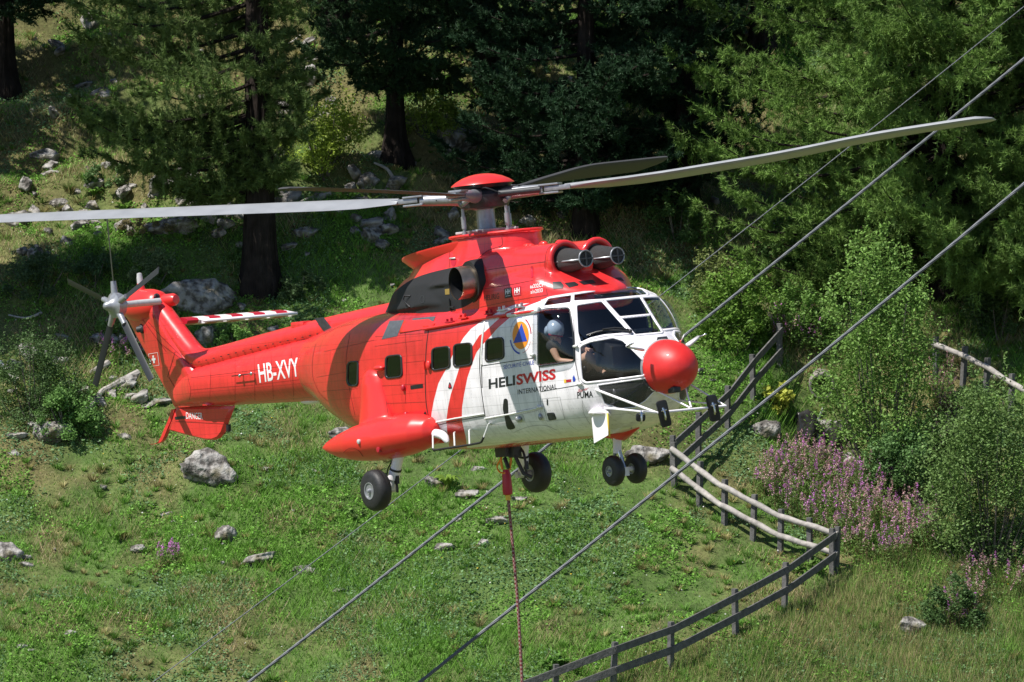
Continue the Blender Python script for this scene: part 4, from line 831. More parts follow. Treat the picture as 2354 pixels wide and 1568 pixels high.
B(MB().box((2.85, 0, -2.85), (.9, .26, .36)), "centre_console", 'blk', bevel=.03)
B(MB().box((2.6, 0, -1.58), (.9, .5, .06)), "overhead_panel", 'blk', bevel=.02)
mb = MB()
for y in (-.62, -.38, .38, .62): mb.tube([V3(3.2, y, -3.25), V3(3.36, y, -2.95)], .02, 6).box((3.38, y, -2.95), (.04, .1, .14))
B(mb, "rudder_pedal", 'grey')
mb = MB()
for xx, ww in ((-2.75, .7), (-1.35, .8), (-.1, .35), (.75, .55)): mb.box((xx, .15, -2.75), (ww, .12, 1.3)).box((xx, -.1, -2.95), (ww, .4, .08))
B(mb, 'cabin_seats', 'seat', bevel=.02)
for y in (-.46, .46): B(MB().tube(spl([V3(2.75, y, -3.25), V3(2.8, y, -2.95), V3(2.72, y, -2.75), V3(2.78, y, -2.6)]), .018, 8).ell(V3(2.79, y, -2.57), (.03, .03, .05)), "cyclic_stick", 'blk')

# ---- pilot (leans to the door window, looking down)
def skin_body(name, m, nodes, edges, radii, sub=2):
    me = bpy.data.meshes.new(name); me.from_pydata([tuple(map(float, p)) for p in nodes], edges, []); me.update(); o = bpy.data.objects.new(name, me); COL.objects.link(o)
    md = o.modifiers.new("k", 'SKIN'); md.use_smooth_shade = True
    for i, r in enumerate(radii):
        sv = me.skin_vertices[0].data[i]; sv.radius = (r, r) if not hasattr(r, '__len__') else r
    me.skin_vertices[0].data[0].use_root = True
    ss_ = o.modifiers.new("s", 'SUBSURF'); ss_.levels = ss_.render_levels = sub
    dg = bpy.context.evaluated_depsgraph_get(); me2 = bpy.data.meshes.new_from_object(o.evaluated_get(dg)); o.modifiers.clear(); o.data = me2; me2.name = name
    me2.materials.clear(); me2.materials.append(m); me2.polygons.foreach_set('use_smooth', [True]*len(me2.polygons)); bpy.data.meshes.remove(me); return o
PB = V3(2.28, -.5, -2.72)
pel = PB; sp1 = V3(2.30, -.54, -2.50); ch = V3(2.40, -.60, -2.28); nk = hp(Z4(545,625), 1, -.70); hd = hp(Z4(528,545), 1, -.76)
shR = hp(Z4(485,665), 1, -.84); shL = V3(2.55, -.45, -2.17); elR = V3(2.66, -.80, -2.42); haR = V3(2.92, -.62, -2.47)
elL = V3(2.80, -.40, -2.32); wrL = hp(Z4(840,712), 1, -.50)
hipR = PB+V3(.08, -.12, 0); knR = hp(Z4(855,765), 1, -.62); anR = hp(Z4(965,925), 1, -.42); hipL = PB+V3(.08, .13, 0); knL = hp(Z4(915,790), 1, -.28); anL = hp(Z4(1040,880), 1, -.30)
toeR = anR+V3(.18, -.02, -.06); toeL = anL+V3(.18, 0, -.06)
nodes = [pel, sp1, ch, nk, (nk*.4+hd*.6), shR, elR, (elR*.2+haR*.8), shL, elL, wrL, hipR, knR, anR, toeR, hipL, knL, anL, toeL]
edges = [(0,1),(1,2),(2,3),(3,4),(2,5),(5,6),(6,7),(2,8),(8,9),(9,10),(0,11),(11,12),(12,13),(13,14),(0,15),(15,16),(16,17),(17,18)]
radii = [.13,.13,.14,.06,.07,.065,.045,.032,.065,.045,.032,.10,.078,.048,.042,.10,.078,.048,.042]
pers = skin_body("person", M['skin'], nodes, edges, radii)
pers.parent = None
def face_head(par):
    look = (V3(.55, -.35, -.75)); look /= np.linalg.norm(look); x_, y_, z_ = look, None, None
    upv = V3(.75, -.1, .6); upv -= look*(upv@look); upv /= np.linalg.norm(upv); s_ = np.cross(upv, look); A = np.array([look, s_, upv])
    hc = hd+look*.01; mb = MB(); mb.ell(hc, (.10, .078, .118), axes=A, n=28, m=18); mb.ell(hc+look*.095-upv*.02, (.025, .016, .03), axes=A, n=10, m=6); mb.ell(hc+look*.03-upv*.085, (.065, .05, .04), axes=A)
    for k in (-1, 1): mb.ell(hc+s_*k*.08, (.02, .01, .032), axes=A, n=10, m=6); 
    h = mb.build("head", M['skin'], par)
    mb = MB()
    for k in (-1, 1): mb.ell(hc+look*.088+s_*k*.032+upv*.012, (.010, .014, .007), axes=A, n=10, m=6)
    mb.ell(hc+look*.092-upv*.055, (.008, .024, .005), axes=A, n=10, m=6); mb.build("eyes_and_mouth", M['dgrey'], h)
    hm_ = MB(); hcc = hd+upv*.035-look*.02; hm_.ell(hcc, (.142, .125, .125), axes=A, n=32, m=20); hel = hm_.build("helmet", M['helmet'], par)
    bh = bmesh.new(); bh.from_mesh(hel.data); bmesh.ops.bisect_plane(bh, geom=bh.verts[:]+bh.edges[:]+bh.faces[:], plane_co=(hd+look*.06-upv*.02), plane_no=(look*.8-upv*.6), clear_outer=True); bh.to_mesh(hel.data); bh.free()
    for k in (-1, 1): MB().ell(hcc-upv*.06+s_*k*.112-look*.005, (.06, .03, .065), axes=A, n=16, m=10).build("ear_cup", M['helmet'], hel)
    MB().tube([hcc+look*.10-upv*.03+s_*.10, hcc+look*.13+upv*.0+s_*.0, hcc+look*.10-upv*.03-s_*.10], .012, 8).build("visor", M['dred'], hel)
face_head(pers)
skin_body("shirt", M['shirt'], [sp1-V3(0,0,.12), sp1, ch, nk-V3(0, 0, .05), shR, (shR*.45+elR*.55), shL, (shL*.45+elL*.55)], [(0,1),(1,2),(2,3),(2,4),(4,5),(2,6),(6,7)], [.15,.15,.16,.07,.085,.068,.085,.068]).parent = pers
skin_body("shorts", M['short'], [pel, hipR, hipR*.35+knR*.65, hipL, hipL*.35+knL*.65, pel+V3(0, 0, .12)], [(0,1),(1,2),(0,3),(3,4),(0,5)], [.15,.12,.088,.12,.088,.15]).parent = pers
for an_, to_ in ((anR, toeR), (anL, toeL)): skin_body("shoe", M['blk2'], [an_+V3(-.03, 0, -.02), an_*.5+to_*.5-V3(0, 0, .02), to_+V3(.03, 0, 0)], [(0,1),(1,2)], [.055,.052,.042]).parent = pers
def hand(par, w_, d, up_, side=1, curl=.5):
    d = d/np.linalg.norm(d); up_ = up_-d*(up_@d); up_ /= np.linalg.norm(up_); sd_ = np.cross(up_, d)*side
    skin_body("palm", M['skin'], [w_, w_+d*.04, w_+d*.085], [(0,1),(1,2)], [(.024, .018), (.038, .018), (.040, .015)], 1).parent = par
    for i, L in enumerate((.070, .080, .074, .058)):
        b0 = w_+d*.085+sd_*(-.033+i*.022); k1 = b0+d*L*.45-up_*.004; k2 = k1+(d*math.cos(curl)-up_*math.sin(curl))*L*.32; k3 = k2+(d*math.cos(curl*2)-up_*math.sin(curl*2))*L*.26
        skin_body("finger", M['skin'], [b0-d*.02, k1, k2, k3], [(0,1),(1,2),(2,3)], [.0095, .009, .008, .007], 1).parent = par
    b0 = w_+d*.03-sd_*.03; skin_body("thumb", M['skin'], [b0, b0-sd_*.025+d*.025-up_*.01, b0-sd_*.028+d*.058-up_*.018], [(0,1),(1,2)], [.013, .011, .009], 1).parent = par
hand(pers, wrL, V3(.9, -.1, -.15), V3(0, -.3, 1), 1, .4); hand(pers, elR*.2+haR*.8, haR-elR, V3(0, -.2, 1), -1, .7)
tag(pers, "person in a pale blue helmet and dark shirt leaning at the cockpit door window", "person")
for o in [pers]:
    o.matrix_world = heli.matrix_world @ Matrix.Translation((0, 0, BASE))

# ---- load line
ra = hp(Z3(1845,1060), 1, 0); down = Vector((0.04, 0, -1))
rw = hw(ra); rope_root = empty("load_line", rw)
re_ = MB(); pr = [np.array(rw)-np.array(rw)]
pt1 = hp(Z3(1862,1300), 1, 0); w1 = np.array(hw(pt1))-np.array(rw); e3 = np.array(hw(hp((1203, 1640), 1, 0)))-np.array(rw)
tag(rope_root, "red and white braided load line hanging under the helicopter from a red sleeve", "rope")
M['rope'] = None
def rope_mat():
    m = mat('braided_rope', (.4, .05, .05), .8); t = m.node_tree; b = t.nodes["Principled BSDF"]; tc = t.nodes.new("ShaderNodeTexCoord"); ch_ = t.nodes.new("ShaderNodeTexChecker"); ch_.inputs["Scale"].default_value = 34
    ch_.inputs[1].default_value = (.16, .02, .025, 1); ch_.inputs[2].default_value = (.30, .20, .18, 1); t.links.new(tc.outputs["Object"], ch_.inputs[0]); t.links.new(ch_.outputs[0], b.inputs[0]); return m
M['rope'] = rope_mat()
MB().tube(spl([w1, w1*.5+e3*.5+V3(.03, 0, 0), e3], 10), .023, 10).build("rope", M['rope'], rope_root)
d1 = w1/np.linalg.norm(w1); MB().tube([d1*.02, d1*.10, w1*.8, w1*.96, w1], [.045, .065, .075, .07, .05], 14).build("sleeve", M['dred'], rope_root)
MB().tube([w1*.99, w1*1.03+(e3-w1)*.02], .038, 10).build("collar", M['yellow'], rope_root)
MB().tube(spl([V3(-.05, 0, -.02), V3(-.07, 0, .16), V3(0, 0, .24), V3(.07, 0, .16), V3(.05, 0, -.02)], 4), .018, 8).build("shackle", M['orange'], rope_root)
# ================================================================ THE HILLSIDE
rng = np.random.default_rng(7)
def hsh(ix, iy, s):
    h = (ix.astype(np.int64)*374761393 + iy.astype(np.int64)*668265263 + s*1442695041) & 0x7fffffff
    h = (h ^ (h >> 13))*1274126177 & 0x7fffffff; return ((h ^ (h >> 16)) & 0xffff)/65535.
def vnoise(x, y, s=0):
    x = np.asarray(x, float); y = np.asarray(y, float); ix = np.floor(x).astype(np.int64); iy = np.floor(y).astype(np.int64); fx = x-ix; fy = y-iy; fx = fx*fx*(3-2*fx); fy = fy*fy*(3-2*fy)
    a, b_, c, d = hsh(ix, iy, s), hsh(ix+1, iy, s), hsh(ix, iy+1, s), hsh(ix+1, iy+1, s); return (a+(b_-a)*fx)*(1-fy)+(c+(d-c)*fx)*fy
def fbm(x, y, s=0, o=4):
    r = 0; a = .5; t = 0
    for k in range(o): r = r+a*vnoise(x*2**k, y*2**k, s+k); t += a; a *= .5
    return r/t
_yy = np.array([-50, 20, 60, 100, 125, 150, 172, 200, 260, 400, 900.]); _sl = np.array([0, .0, .12, .38, .47, .50, .56, .62, .6, .5, .3])
_yf = np.arange(-50, 900, .5); _zf = np.concatenate([[0], np.cumsum(np.interp(_yf[:-1]+.25, _yy, _sl))*.5]); _zf += 5.3-np.interp(130, _yf, _zf)
GUL = None
def gz(x, y):
    x = np.asarray(x, float); y = np.asarray(y, float); z = np.interp(y, _yf, _zf)
    z = z + (fbm(x/13, y/13, 1, 3)-.5)*2.2 + (fbm(x/3.2, y/3.2, 11, 3)-.5)*.8 + (fbm(x/.8, y/.8, 21, 3)-.5)*.30
    up = np.clip((y-143)/8, 0, 1)*np.clip((3.5-x)/6, 0, 1); t = y*.5+fbm(x/5, y/5, 31, 2)*3; st = (t/1.9) % 1; z = z + up*(np.clip(st*3.2, 0, 1)-st)*1.0
    if GUL is not None: z = z - 1.7*np.exp(-(((x-GUL[0])/1.1)**2+((y-GUL[1])/1.5)**2))
    return z
def gpix(px, py):
    d = wray(px, py); t = np.arange(112, 330, .1)/d.y; P = np.array(d)[None]*t[:, None]+np.array(CAMP); h = P[:, 2]-gz(P[:, 0], P[:, 1]); i = int(np.argmax(h < 0))
    return P[i] if h[i] < 0 else P[-1]
def ppm(P): return F/P[1]                       # measuring units per metre at that distance
GUL = gpix(1895, 960)
def drop(x, y, s=0): return V3(x, y, float(gz(x, y))+s)

# ground sheet
def axis(lo, hi, f0, f1, fine): 
    mid = np.arange(f0, f1, fine); a = f0-np.cumsum(np.geomspace(fine, 40, 36)); b_ = f1-fine+np.cumsum(np.geomspace(fine, 40, 36)); return np.concatenate([a[a > lo][::-1], mid, b_[b_ < hi]])
gx = axis(-400, 400, -18, 18, .12); gy = axis(0, 800, 122, 182, .13)
X, Y = np.meshgrid(gx, gy); Zg = gz(X, Y); nx, ny = len(gx), len(gy)
def dryness(x, y):
    """0 lush, 1 straw"""
    n1 = fbm(x/4.5, y/4.5, 41, 4); n2 = fbm(x/1.1, y/1.1, 51, 3); b_ = np.interp(y, [122, 134, 146, 152, 165], [-.06, -.08, .02, .11, .11]); r = np.clip((x-4)/4, 0, 1)*np.clip((136-y)/6, 0, 1)*.14
    return np.clip((n1*.5+n2*.5-.50+b_+r)*4.6+.36, 0, 1)
def mixc(a, b_, t): return np.asarray(a)*(1-t[..., None])+np.asarray(b_)*t[..., None]
dr = dryness(X, Y).ravel(); nn = fbm(X/.5, Y/.5, 61, 3).ravel()
gc = mixc((.070, .112, .030), (.12, .110, .045), dr)*(.6+.8*nn)[:, None]
i, j = np.meshgrid(np.arange(ny-1), np.arange(nx-1), indexing='ij'); q = (i*nx+j).ravel()
def vc_mat(name, rough=.9, mul=1., bump=0, trans=0.):
    m = mat(name, (.1, .1, .1), rough, spec=.2, bump=bump, bscale=9); t = m.node_tree; b = t.nodes["Principled BSDF"]; a = t.nodes.new("ShaderNodeAttribute"); a.attribute_name = 'col'
    t.links.new(a.outputs["Color"], b.inputs["Base Color"])
    if trans:
        tl = t.nodes.new("ShaderNodeBsdfTranslucent"); t.links.new(a.outputs["Color"], tl.inputs[0]); mx = t.nodes.new("ShaderNodeMixShader"); mx.inputs[0].default_value = trans
        t.links.new(b.outputs[0], mx.inputs[1]); t.links.new(tl.outputs[0], mx.inputs[2]); t.links.new(mx.outputs[0], t.nodes["Material Output"].inputs[0])
    return m
MG = vc_mat('soil_and_turf', .95, bump=1.0); ML = vc_mat('leaves', .55, trans=.35); MN = vc_mat('needles', .6, trans=.25)
def ground_detail(m):
    t = m.node_tree; b = t.nodes["Principled BSDF"]; a = [n_ for n_ in t.nodes if n_.bl_idname == 'ShaderNodeAttribute'][0]; tc = t.nodes.new("ShaderNodeTexCoord"); n_ = t.nodes.new("ShaderNodeTexNoise"); n_.inputs["Scale"].default_value = 9; n_.inputs["Detail"].default_value = 12; n_.inputs["Roughness"].default_value = .75
    t.links.new(tc.outputs["Object"], n_.inputs["Vector"]); mr = t.nodes.new("ShaderNodeMapRange"); mr.inputs[1].default_value = .3; mr.inputs[2].default_value = .7; mr.inputs[3].default_value = .45; mr.inputs[4].default_value = 1.7; t.links.new(n_.outputs["Fac"], mr.inputs[0])
    mx = t.nodes.new("ShaderNodeMix"); mx.data_type = 'RGBA'; mx.blend_type = 'MULTIPLY'; mx.inputs[0].default_value = 1; t.links.new(a.outputs["Color"], mx.inputs[6]); t.links.new(mr.outputs[0], mx.inputs[7]); t.links.new(mx.outputs[2], b.inputs["Base Color"])
ground_detail(MG)
gr = np_mesh("ground", np.stack([X.ravel(), Y.ravel(), Zg.ravel()], 1), np.stack([q, q+1, q+nx+1, q+nx], 1), MG, None, True, gc); tag(gr, kind='structure')

# ---- scattering
def scatter(n, y0=123, y1=184, k=.098):
    y = np.sqrt(rng.uniform(y0**2, y1**2, n)); x = rng.uniform(-1, 1, n)*y*k+0; return x, y
def inside(x, y, z, poly):
    """which world points fall inside an outline given in measuring units"""
    dx = np.stack([x, y, z-CAMZ], -1); r = dx@np.array(R_); u_ = dx@np.array(U_); t = -(dx@np.array(T_)); return inpoly(np.stack([1176.5+F*r/t, 784-F*u_/t], -1), poly)
def blades(x, y, z, h, w_, lean, col, az=None):
    n = len(x); az = rng.uniform(0, 2*np.pi, n) if az is None else az; px, py = np.cos(az)*w_/2, np.sin(az)*w_/2; la = rng.uniform(0, 2*np.pi, n); lx, ly = np.cos(la)*lean*h, np.sin(la)*lean*h
    b_ = np.stack([x, y, z-.01], 1); s = np.stack([px, py, np.zeros(n)], 1); V = np.stack([b_-s, b_+s, b_+np.stack([lx, ly, h], 1)], 1).reshape(-1, 3)
    return V, np.arange(3*n).reshape(-1, 3), np.repeat(col, 3, 0)*np.tile([[.75], [.75], [1.15]], (n, 1))
def leaves(P, size, col, up=.6, asp=.5):
    """rhombic leaves, random tilt"""
    n = len(P); nrm = rng.normal(size=(n, 3)); nrm[:, 2] = np.abs(nrm[:, 2])+up*1.5; nrm /= np.linalg.norm(nrm, axis=1)[:, None]; a = np.cross(nrm, rng.normal(size=(n, 3))); a /= np.linalg.norm(a, axis=1)[:, None]; b_ = np.cross(nrm, a)
    s = (size*rng.uniform(.6, 1.3, n))[:, None]; V = np.stack([P-a*s*.5, P+b_*s*.5*asp, P+a*s*.5, P-b_*s*.5*asp], 1).reshape(-1, 3); return V, np.arange(4*n).reshape(-1, 4), np.repeat(col, 4, 0)
def jit(c, n, v=.25): return np.asarray(c)*(1+rng.uniform(-v, v, (n, 1)))*(1+rng.uniform(-.08, .08, (n, 3)))
LUSH, STRAW, OLIVE = (.165, .345, .048), (.42, .36, .19), (.19, .31, .07)
x, y = scatter(620000); z = gz(x, y); d = dryness(x, y); n = len(x); keep = rng.random(n) < 1-.15*d*(y > 146)
x, y, z, d = x[keep], y[keep], z[keep], d[keep]; n = len(x)
pick = rng.random(n) < d*.75; col = np.where(pick[:, None], jit(STRAW, n, .35), mixc(LUSH, OLIVE, d)*(1+rng.uniform(-.35, .35, (n, 1))))
tall = fbm(x/2.2, y/2.2, 71, 3); h = (.05+.20*np.clip(tall-.35, 0, 1)/.4)*rng.uniform(.6, 1.5, n)
V, Fc, C_ = blades(x, y, z, h, rng.uniform(.014, .030, n), .7, col)
gs = np_mesh("meadow_grass", V, Fc, ML, None, False, C_); tag(gs, "short green and straw coloured grass covering the slope", "grass", kind='stuff')
# tussocks
x, y = scatter(9000); z = gz(x, y); k = fbm(x/2.0, y/2.0, 121, 3) > .47; x, y, z = x[k], y[k], z[k]; nT = len(x); K_ = 34; a = rng.uniform(0, 2*np.pi, (nT, K_)); sz = rng.uniform(.10, .30, (nT, 1))*(1+0*a); rr_ = rng.uniform(0, .35, (nT, K_))*sz
bx_, by_ = x[:, None]+np.cos(a)*rr_, y[:, None]+np.sin(a)*rr_; h_ = sz*rng.uniform(.6, 1.1, (nT, K_)); tip = np.stack([bx_+np.cos(a)*h_*.7, by_+np.sin(a)*h_*.7, z[:, None]+h_*.8], -1); base_ = np.stack([bx_, by_, z[:, None]+0*a-.01], -1); sd2 = np.stack([-np.sin(a), np.cos(a), 0*a], -1)*.014
tc3 = np.where((rng.random((nT, 1)) < .35)[..., None], np.array((.34, .30, .13)), np.array((.13, .27, .045)))*rng.uniform(.6, 1.35, (nT, 1, 1))*rng.uniform(.75, 1.25, (nT, K_, 1))
V = np.stack([base_-sd2, base_+sd2, tip], 2).reshape(-1, 3); C_ = np.repeat(tc3.reshape(-1, 3), 3, 0); ts = np_mesh("grass_tussocks", V, np.arange(len(V)).reshape(-1, 3), ML, None, False, C_); tag(ts, "coarse tufts of grass standing above the short turf", "grass", kind='stuff')
# tall seeding grass low right
TALLP = [(1330, 1600), (1420, 1500), (1700, 1480), (1920, 1330), (2050, 1270), (2400, 1330), (2400, 1620)]
x, y = scatter(420000, 123, 146); z = gz(x, y); k = inside(x, y, z, TALLP); x, y, z = x[k], y[k], z[k]; n = len(x); pk = rng.random(n) < .36+.3*(fbm(x/1.5, y/1.5, 77, 3)-.5)*3
col = np.where(pk[:, None], jit((.40, .36, .17), n, .3), jit((.19, .31, .07), n, .35)); V, Fc, C_ = blades(x, y, z, rng.uniform(.12, .42, n), rng.uniform(.008, .018, n), .35, col)
tg = np_mesh("seeding_grass", V, Fc, ML, None, False, C_); tag(tg, "tall thin grass gone to seed below the wooden fence", "grass", kind='stuff')
# low broad-leaved herbs
x, y = scatter(620000); z = gz(x, y); c1 = fbm(x/2.6, y/2.6, 81, 3)*.6+fbm(x/.7, y/.7, 83, 3)*.4; k = c1 > .505-.02*(y < 140)+rng.normal(0, .025, len(x)); x, y, z = x[k], y[k], z[k]; n = len(x); s2 = vnoise(x/1.8, y/1.8, 91)
col = mixc((.17, .36, .055), (.16, .28, .12), (s2 > .5).astype(float))*(1+rng.uniform(-.4, .4, (n, 1)))
V, Fc, C_ = leaves(np.stack([x, y, z+rng.uniform(.0, .14, n)], 1), .072, col, .5, .7)
hb_ = np_mesh("ground_herbs", V, Fc, ML, None, False, C_); tag(hb_, "low leafy herbs growing in patches through the grass", "ground cover", kind='stuff')
# tiny flowers
x, y = scatter(2600, 123, 150); k = (fbm(x/3, y/3, 95, 2) > .5); x, y = x[k], y[k]; z = gz(x, y); n = len(x); col = np.where((rng.random(n) < .75)[:, None], (.75, .75, .7), (.8, .55, .05))
V, Fc, C_ = leaves(np.stack([x, y, z+rng.uniform(.08, .2, n)], 1), .045, col, 1, .9); fl = np_mesh("wild_flowers", V, Fc, ML, None, False, C_); tag(fl, "tiny white and yellow flowers dotted over the meadow", "flowers", kind='stuff')

# ---- fireweed
def fireweed(name, poly, n, label, hgt=1.1, pale=.4):
    xs = [p[0] for p in poly]; ys = [p[1] for p in poly]; P = []; tries = 0
    A_, B_ = gpix(min(xs)-20, max(ys)+60), gpix(max(xs)+20, min(ys)-10); 
    x = rng.uniform(A_[0], B_[0]+.2, n*14); y = rng.uniform(A_[1]-1, B_[1]+2, n*14); z = gz(x, y); k = inside(x, y, z+hgt*.7, poly); x, y, z = x[k][:n], y[k][:n], z[k][:n]
    Vs, Fs, Cs = [], [], []; off = 0
    for a, b_, c in zip(x, y, z):
        h = hgt*rng.uniform(.6, 1.25); ln = rng.normal(0, .2, 2); top = V3(a+ln[0]*h, b_+ln[1]*h, c+h); m1 = 40; t = rng.uniform(.05, .85, m1)[:, None]; base = V3(a, b_, c)
        v, f, cc = leaves(base+(top-base)*t+rng.normal(0, .04, (m1, 3)), .10, jit((.15, .24, .06), m1), .2, .25); Vs.append(v); Fs.append(f+off); Cs.append(cc); off += len(v)
        m2 = 34; t = rng.uniform(.72 if rng.random() < .6 else .60, 1.0, m2)[:, None]; r = .075*(1.12-t); pinkish = rng.random() < pale
        cf = jit((.58, .36, .38), m2, .3) if pinkish else jit((.60, .24, .56), m2, .3)
        v, f, cc = leaves(base+(top-base)*t+rng.normal(0, 1, (m2, 3))*r, .036, cf, .3, .8); Vs.append(v); Fs.append(f+off); Cs.append(cc); off += len(v)
        s = V3(.006, 0, 0); v = np.array([base-s, base+s, top+s*.4, top-s*.4]); Vs.append(v); Fs.append(np.array([[0, 1, 2, 3]])+off); Cs.append(np.tile([[.20, .10, .07]], (4, 1))); off += 4
    o = np_mesh(name, np.concatenate(Vs), np.concatenate(Fs), ML, None, False, np.concatenate(Cs)); tag(o, label, "flowering plants", kind='stuff')
fireweed("fireweed", ZB(620,1180, 800,1080, 1000,1050, 1250,1180, 1500,1220, 1560,1330)+[(2160,1170),(2150,1225),(2050,1265),(1940,1230),(1860,1180),(1740,1110)], 520, "large patch of pink and purple fireweed behind the log fence", .88, .62)
fireweed("fireweed", ZB(740,280, 860,190, 1000,270, 1120,300, 1100,370, 900,370, 800,330), 40, "fireweed in flower over the top end of the board fence", .9, .3)
fireweed("fireweed", ZB(1700,690, 1850,600, 1960,680, 1960,800, 1840,960, 1720,900), 45, "faded pinkish white fireweed gone to seed beside the alder bush", 1.1, 1.)
fireweed("fireweed", ZB(1560,1040, 1700,1010, 1900,900, 1960,960, 1700,1120, 1600,1130), 40, "withered pink fireweed leaning in the shade between the bushes", .9, 1.)
fireweed("fireweed", [(2170,1290),(2240,1270),(2350,1270),(2360,1340),(2260,1380),(2190,1420),(2175,1340)], 60, "pale pink fireweed above the layered rock", .8, .75)
fireweed("fireweed", [(355,1255),(375,1245),(410,1255),(410,1275),(360,1280)], 16, "small clump of magenta fireweed alone in the meadow", .45, 0)
fireweed("fireweed", [(215,770),(300,760),(330,800),(260,815)], 26, "dull purple flowers among shrubs under the tail rotor", .5, .3)

# ---- shrubs and plants
def bark(name, c):
    m = mat(name, c, .9, noise=.45, nscale=3, bump=1.0, bscale=7, spec=.1); t = m.node_tree
    for nd in t.nodes:
        if nd.bl_idname == 'ShaderNodeTexNoise' and nd.inputs["Scale"].default_value == 7:
            mp = t.nodes.new("ShaderNodeMapping"); mp.inputs["Scale"].default_value = (2.2, 2.2, .25); l = nd.inputs["Vector"].links[0]; src = l.from_socket; t.links.new(src, mp.inputs[0]); t.links.new(mp.outputs[0], nd.inputs["Vector"]); nd.inputs["Scale"].default_value = 6
        if nd.bl_idname == 'ShaderNodeBump': nd.inputs["Distance"].default_value = .12
    return m
BK = bark('larch_bark', (.028, .022, .019)); BK2 = bark('grey_bark', (.16, .14, .12))
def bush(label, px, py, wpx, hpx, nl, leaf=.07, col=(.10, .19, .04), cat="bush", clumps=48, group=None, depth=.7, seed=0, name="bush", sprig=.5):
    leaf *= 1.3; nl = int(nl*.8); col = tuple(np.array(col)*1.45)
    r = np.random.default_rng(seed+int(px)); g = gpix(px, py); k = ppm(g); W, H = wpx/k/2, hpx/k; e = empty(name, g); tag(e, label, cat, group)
    c = []; 
    while len(c) < clumps:
        p = r.uniform(-1, 1, 3); p[2] = abs(p[2]); 
        if p[0]**2+p[1]**2+(p[2]-.25)**2*1.5 < 1: c.append(p)
    c = np.array(c)*V3(W*.86, W*depth, H*.86); c[:, 2] += H*.06; idx = r.integers(0, clumps, nl); rr = (.075+.10*r.random(clumps))*min(2*W, H)*1.15
    d = r.normal(size=(nl, 3)); d /= np.linalg.norm(d, axis=1)[:, None]; P = c[idx]+d*(rr[idx]*r.uniform(.35, 1.1, nl)**.7)[:, None]*V3(1.1, 1.1, .8)
    # thin upright sprigs out of the top
    ns = int(nl*.12*sprig*2); si = r.integers(0, clumps, ns); t = r.random(ns); P = np.vstack([P, c[si]+np.stack([r.normal(0, .04, ns)*1+((si % 7)-3)*.05*t, r.normal(0, .05, ns), rr[si]*(.6+1.2*t)], 1)])
    P = P[P[:, 2] > .03]; n_ = len(P); cv_ = (.75+.5*r.random(clumps)); ci = np.concatenate([idx, si])[:n_]
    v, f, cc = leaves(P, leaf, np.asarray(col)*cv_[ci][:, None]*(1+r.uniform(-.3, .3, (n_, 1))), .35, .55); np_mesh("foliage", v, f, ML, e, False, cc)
    mb = MB()
    for q_ in c[::3]:
        b0 = V3(r.uniform(-.1, .1)*W, r.uniform(-.1, .1), -.1); mb.tube(spl([b0, b0*.5+q_*.5+V3(0, 0, -.1*H), q_], 4), [.03*min(1, H/2)]*3+[.02*min(1, H/2)]*3+[.012]*3, 6)
    mb.build("stems", BK2, e); return e
bush("tall leafy alder bush with upright shoots rising over the culvert", 2025, 1075, 330, 560, 26000, .070, (.125, .215, .050), clumps=100, depth=.6, sprig=.9)
bush("broad dense alder bush at the right edge above the pink fireweed", 2275, 1300, 330, 430, 28000, .064, (.105, .17, .050), clumps=100, depth=.6, sprig=.7)
bush("leafy green bush behind the helicopter nose", 1700, 800, 220, 190, 12000, .075, (.10, .18, .03))
bush("dry-tipped shrub left of the leafy bush behind the windscreen", 1640, 720, 130, 150, 5000, .06, (.13, .16, .05))
bush("low bush between the upper board fence and the alder", 1850, 800, 170, 160, 9000, .07, (.11, .20, .045))
bush("yellow-green broad-leaved bush on the bank left of the culvert", 1795, 955, 100, 75, 1700, .12, (.30, .32, .06), clumps=12)
bush("grey-green bush under the alder beside the waterfall rocks", 2070, 1130, 210, 150, 8000, .07, (.085, .16, .05))
bush("dark juniper-like bush at the left edge", 80, 970, 260, 230, 15000, .05, (.06, .105, .035))
bush("bright green bush in front of the dark bush at the left", 160, 1010, 170, 130, 9000, .065, (.10, .19, .05))
bush("small sunlit shrub behind the striped stabiliser", 545, 800, 130, 80, 4500, .06, (.14, .25, .06), clumps=18)
bush("yellow-green shrub between the two big trunks", 745, 400, 230, 190, 9000, .07, (.20, .27, .04))
bush("yellow-green shrub right of the second trunk", 985, 320, 160, 130, 5000, .07, (.18, .25, .045))
bush("pale grey-green shrub beside the mossy outcrop", 345, 660, 140, 90, 5000, .055, (.11, .16, .07), clumps=20)
bush("pale shrub below the tail rotor hub", 255, 785, 80, 70, 2500, .06, (.13, .22, .06), clumps=12)
bush("small shrub by the foot of the large trunk", 545, 610, 60, 60, 1500, .06, (.09, .16, .05), clumps=10)
bush("dark leafy plants beside the layered rock", 2190, 1440, 170, 120, 5000, .06, (.06, .11, .035), clumps=22)
bush("bush beside the right-hand log fence", 2235, 975, 130, 90, 4000, .06, (.10, .17, .06), clumps=16)
bush("grey-green shrub below the rocks behind the rotor blade", 870, 480, 150, 55, 2500, .05, (.15, .18, .10), clumps=14)
bush("clump of low shrub on the terrace above the left rocks", 250, 430, 120, 55, 2500, .06, (.10, .17, .06), clumps=14)
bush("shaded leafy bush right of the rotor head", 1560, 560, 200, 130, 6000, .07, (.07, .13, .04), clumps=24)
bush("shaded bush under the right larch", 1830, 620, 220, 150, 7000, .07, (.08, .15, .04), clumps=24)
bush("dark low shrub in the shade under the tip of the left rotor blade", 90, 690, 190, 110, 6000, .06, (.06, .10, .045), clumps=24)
bush("dark shrub in the shade between the left edge and the tail rotor", 215, 655, 130, 80, 4000, .06, (.06, .11, .045), clumps=18)
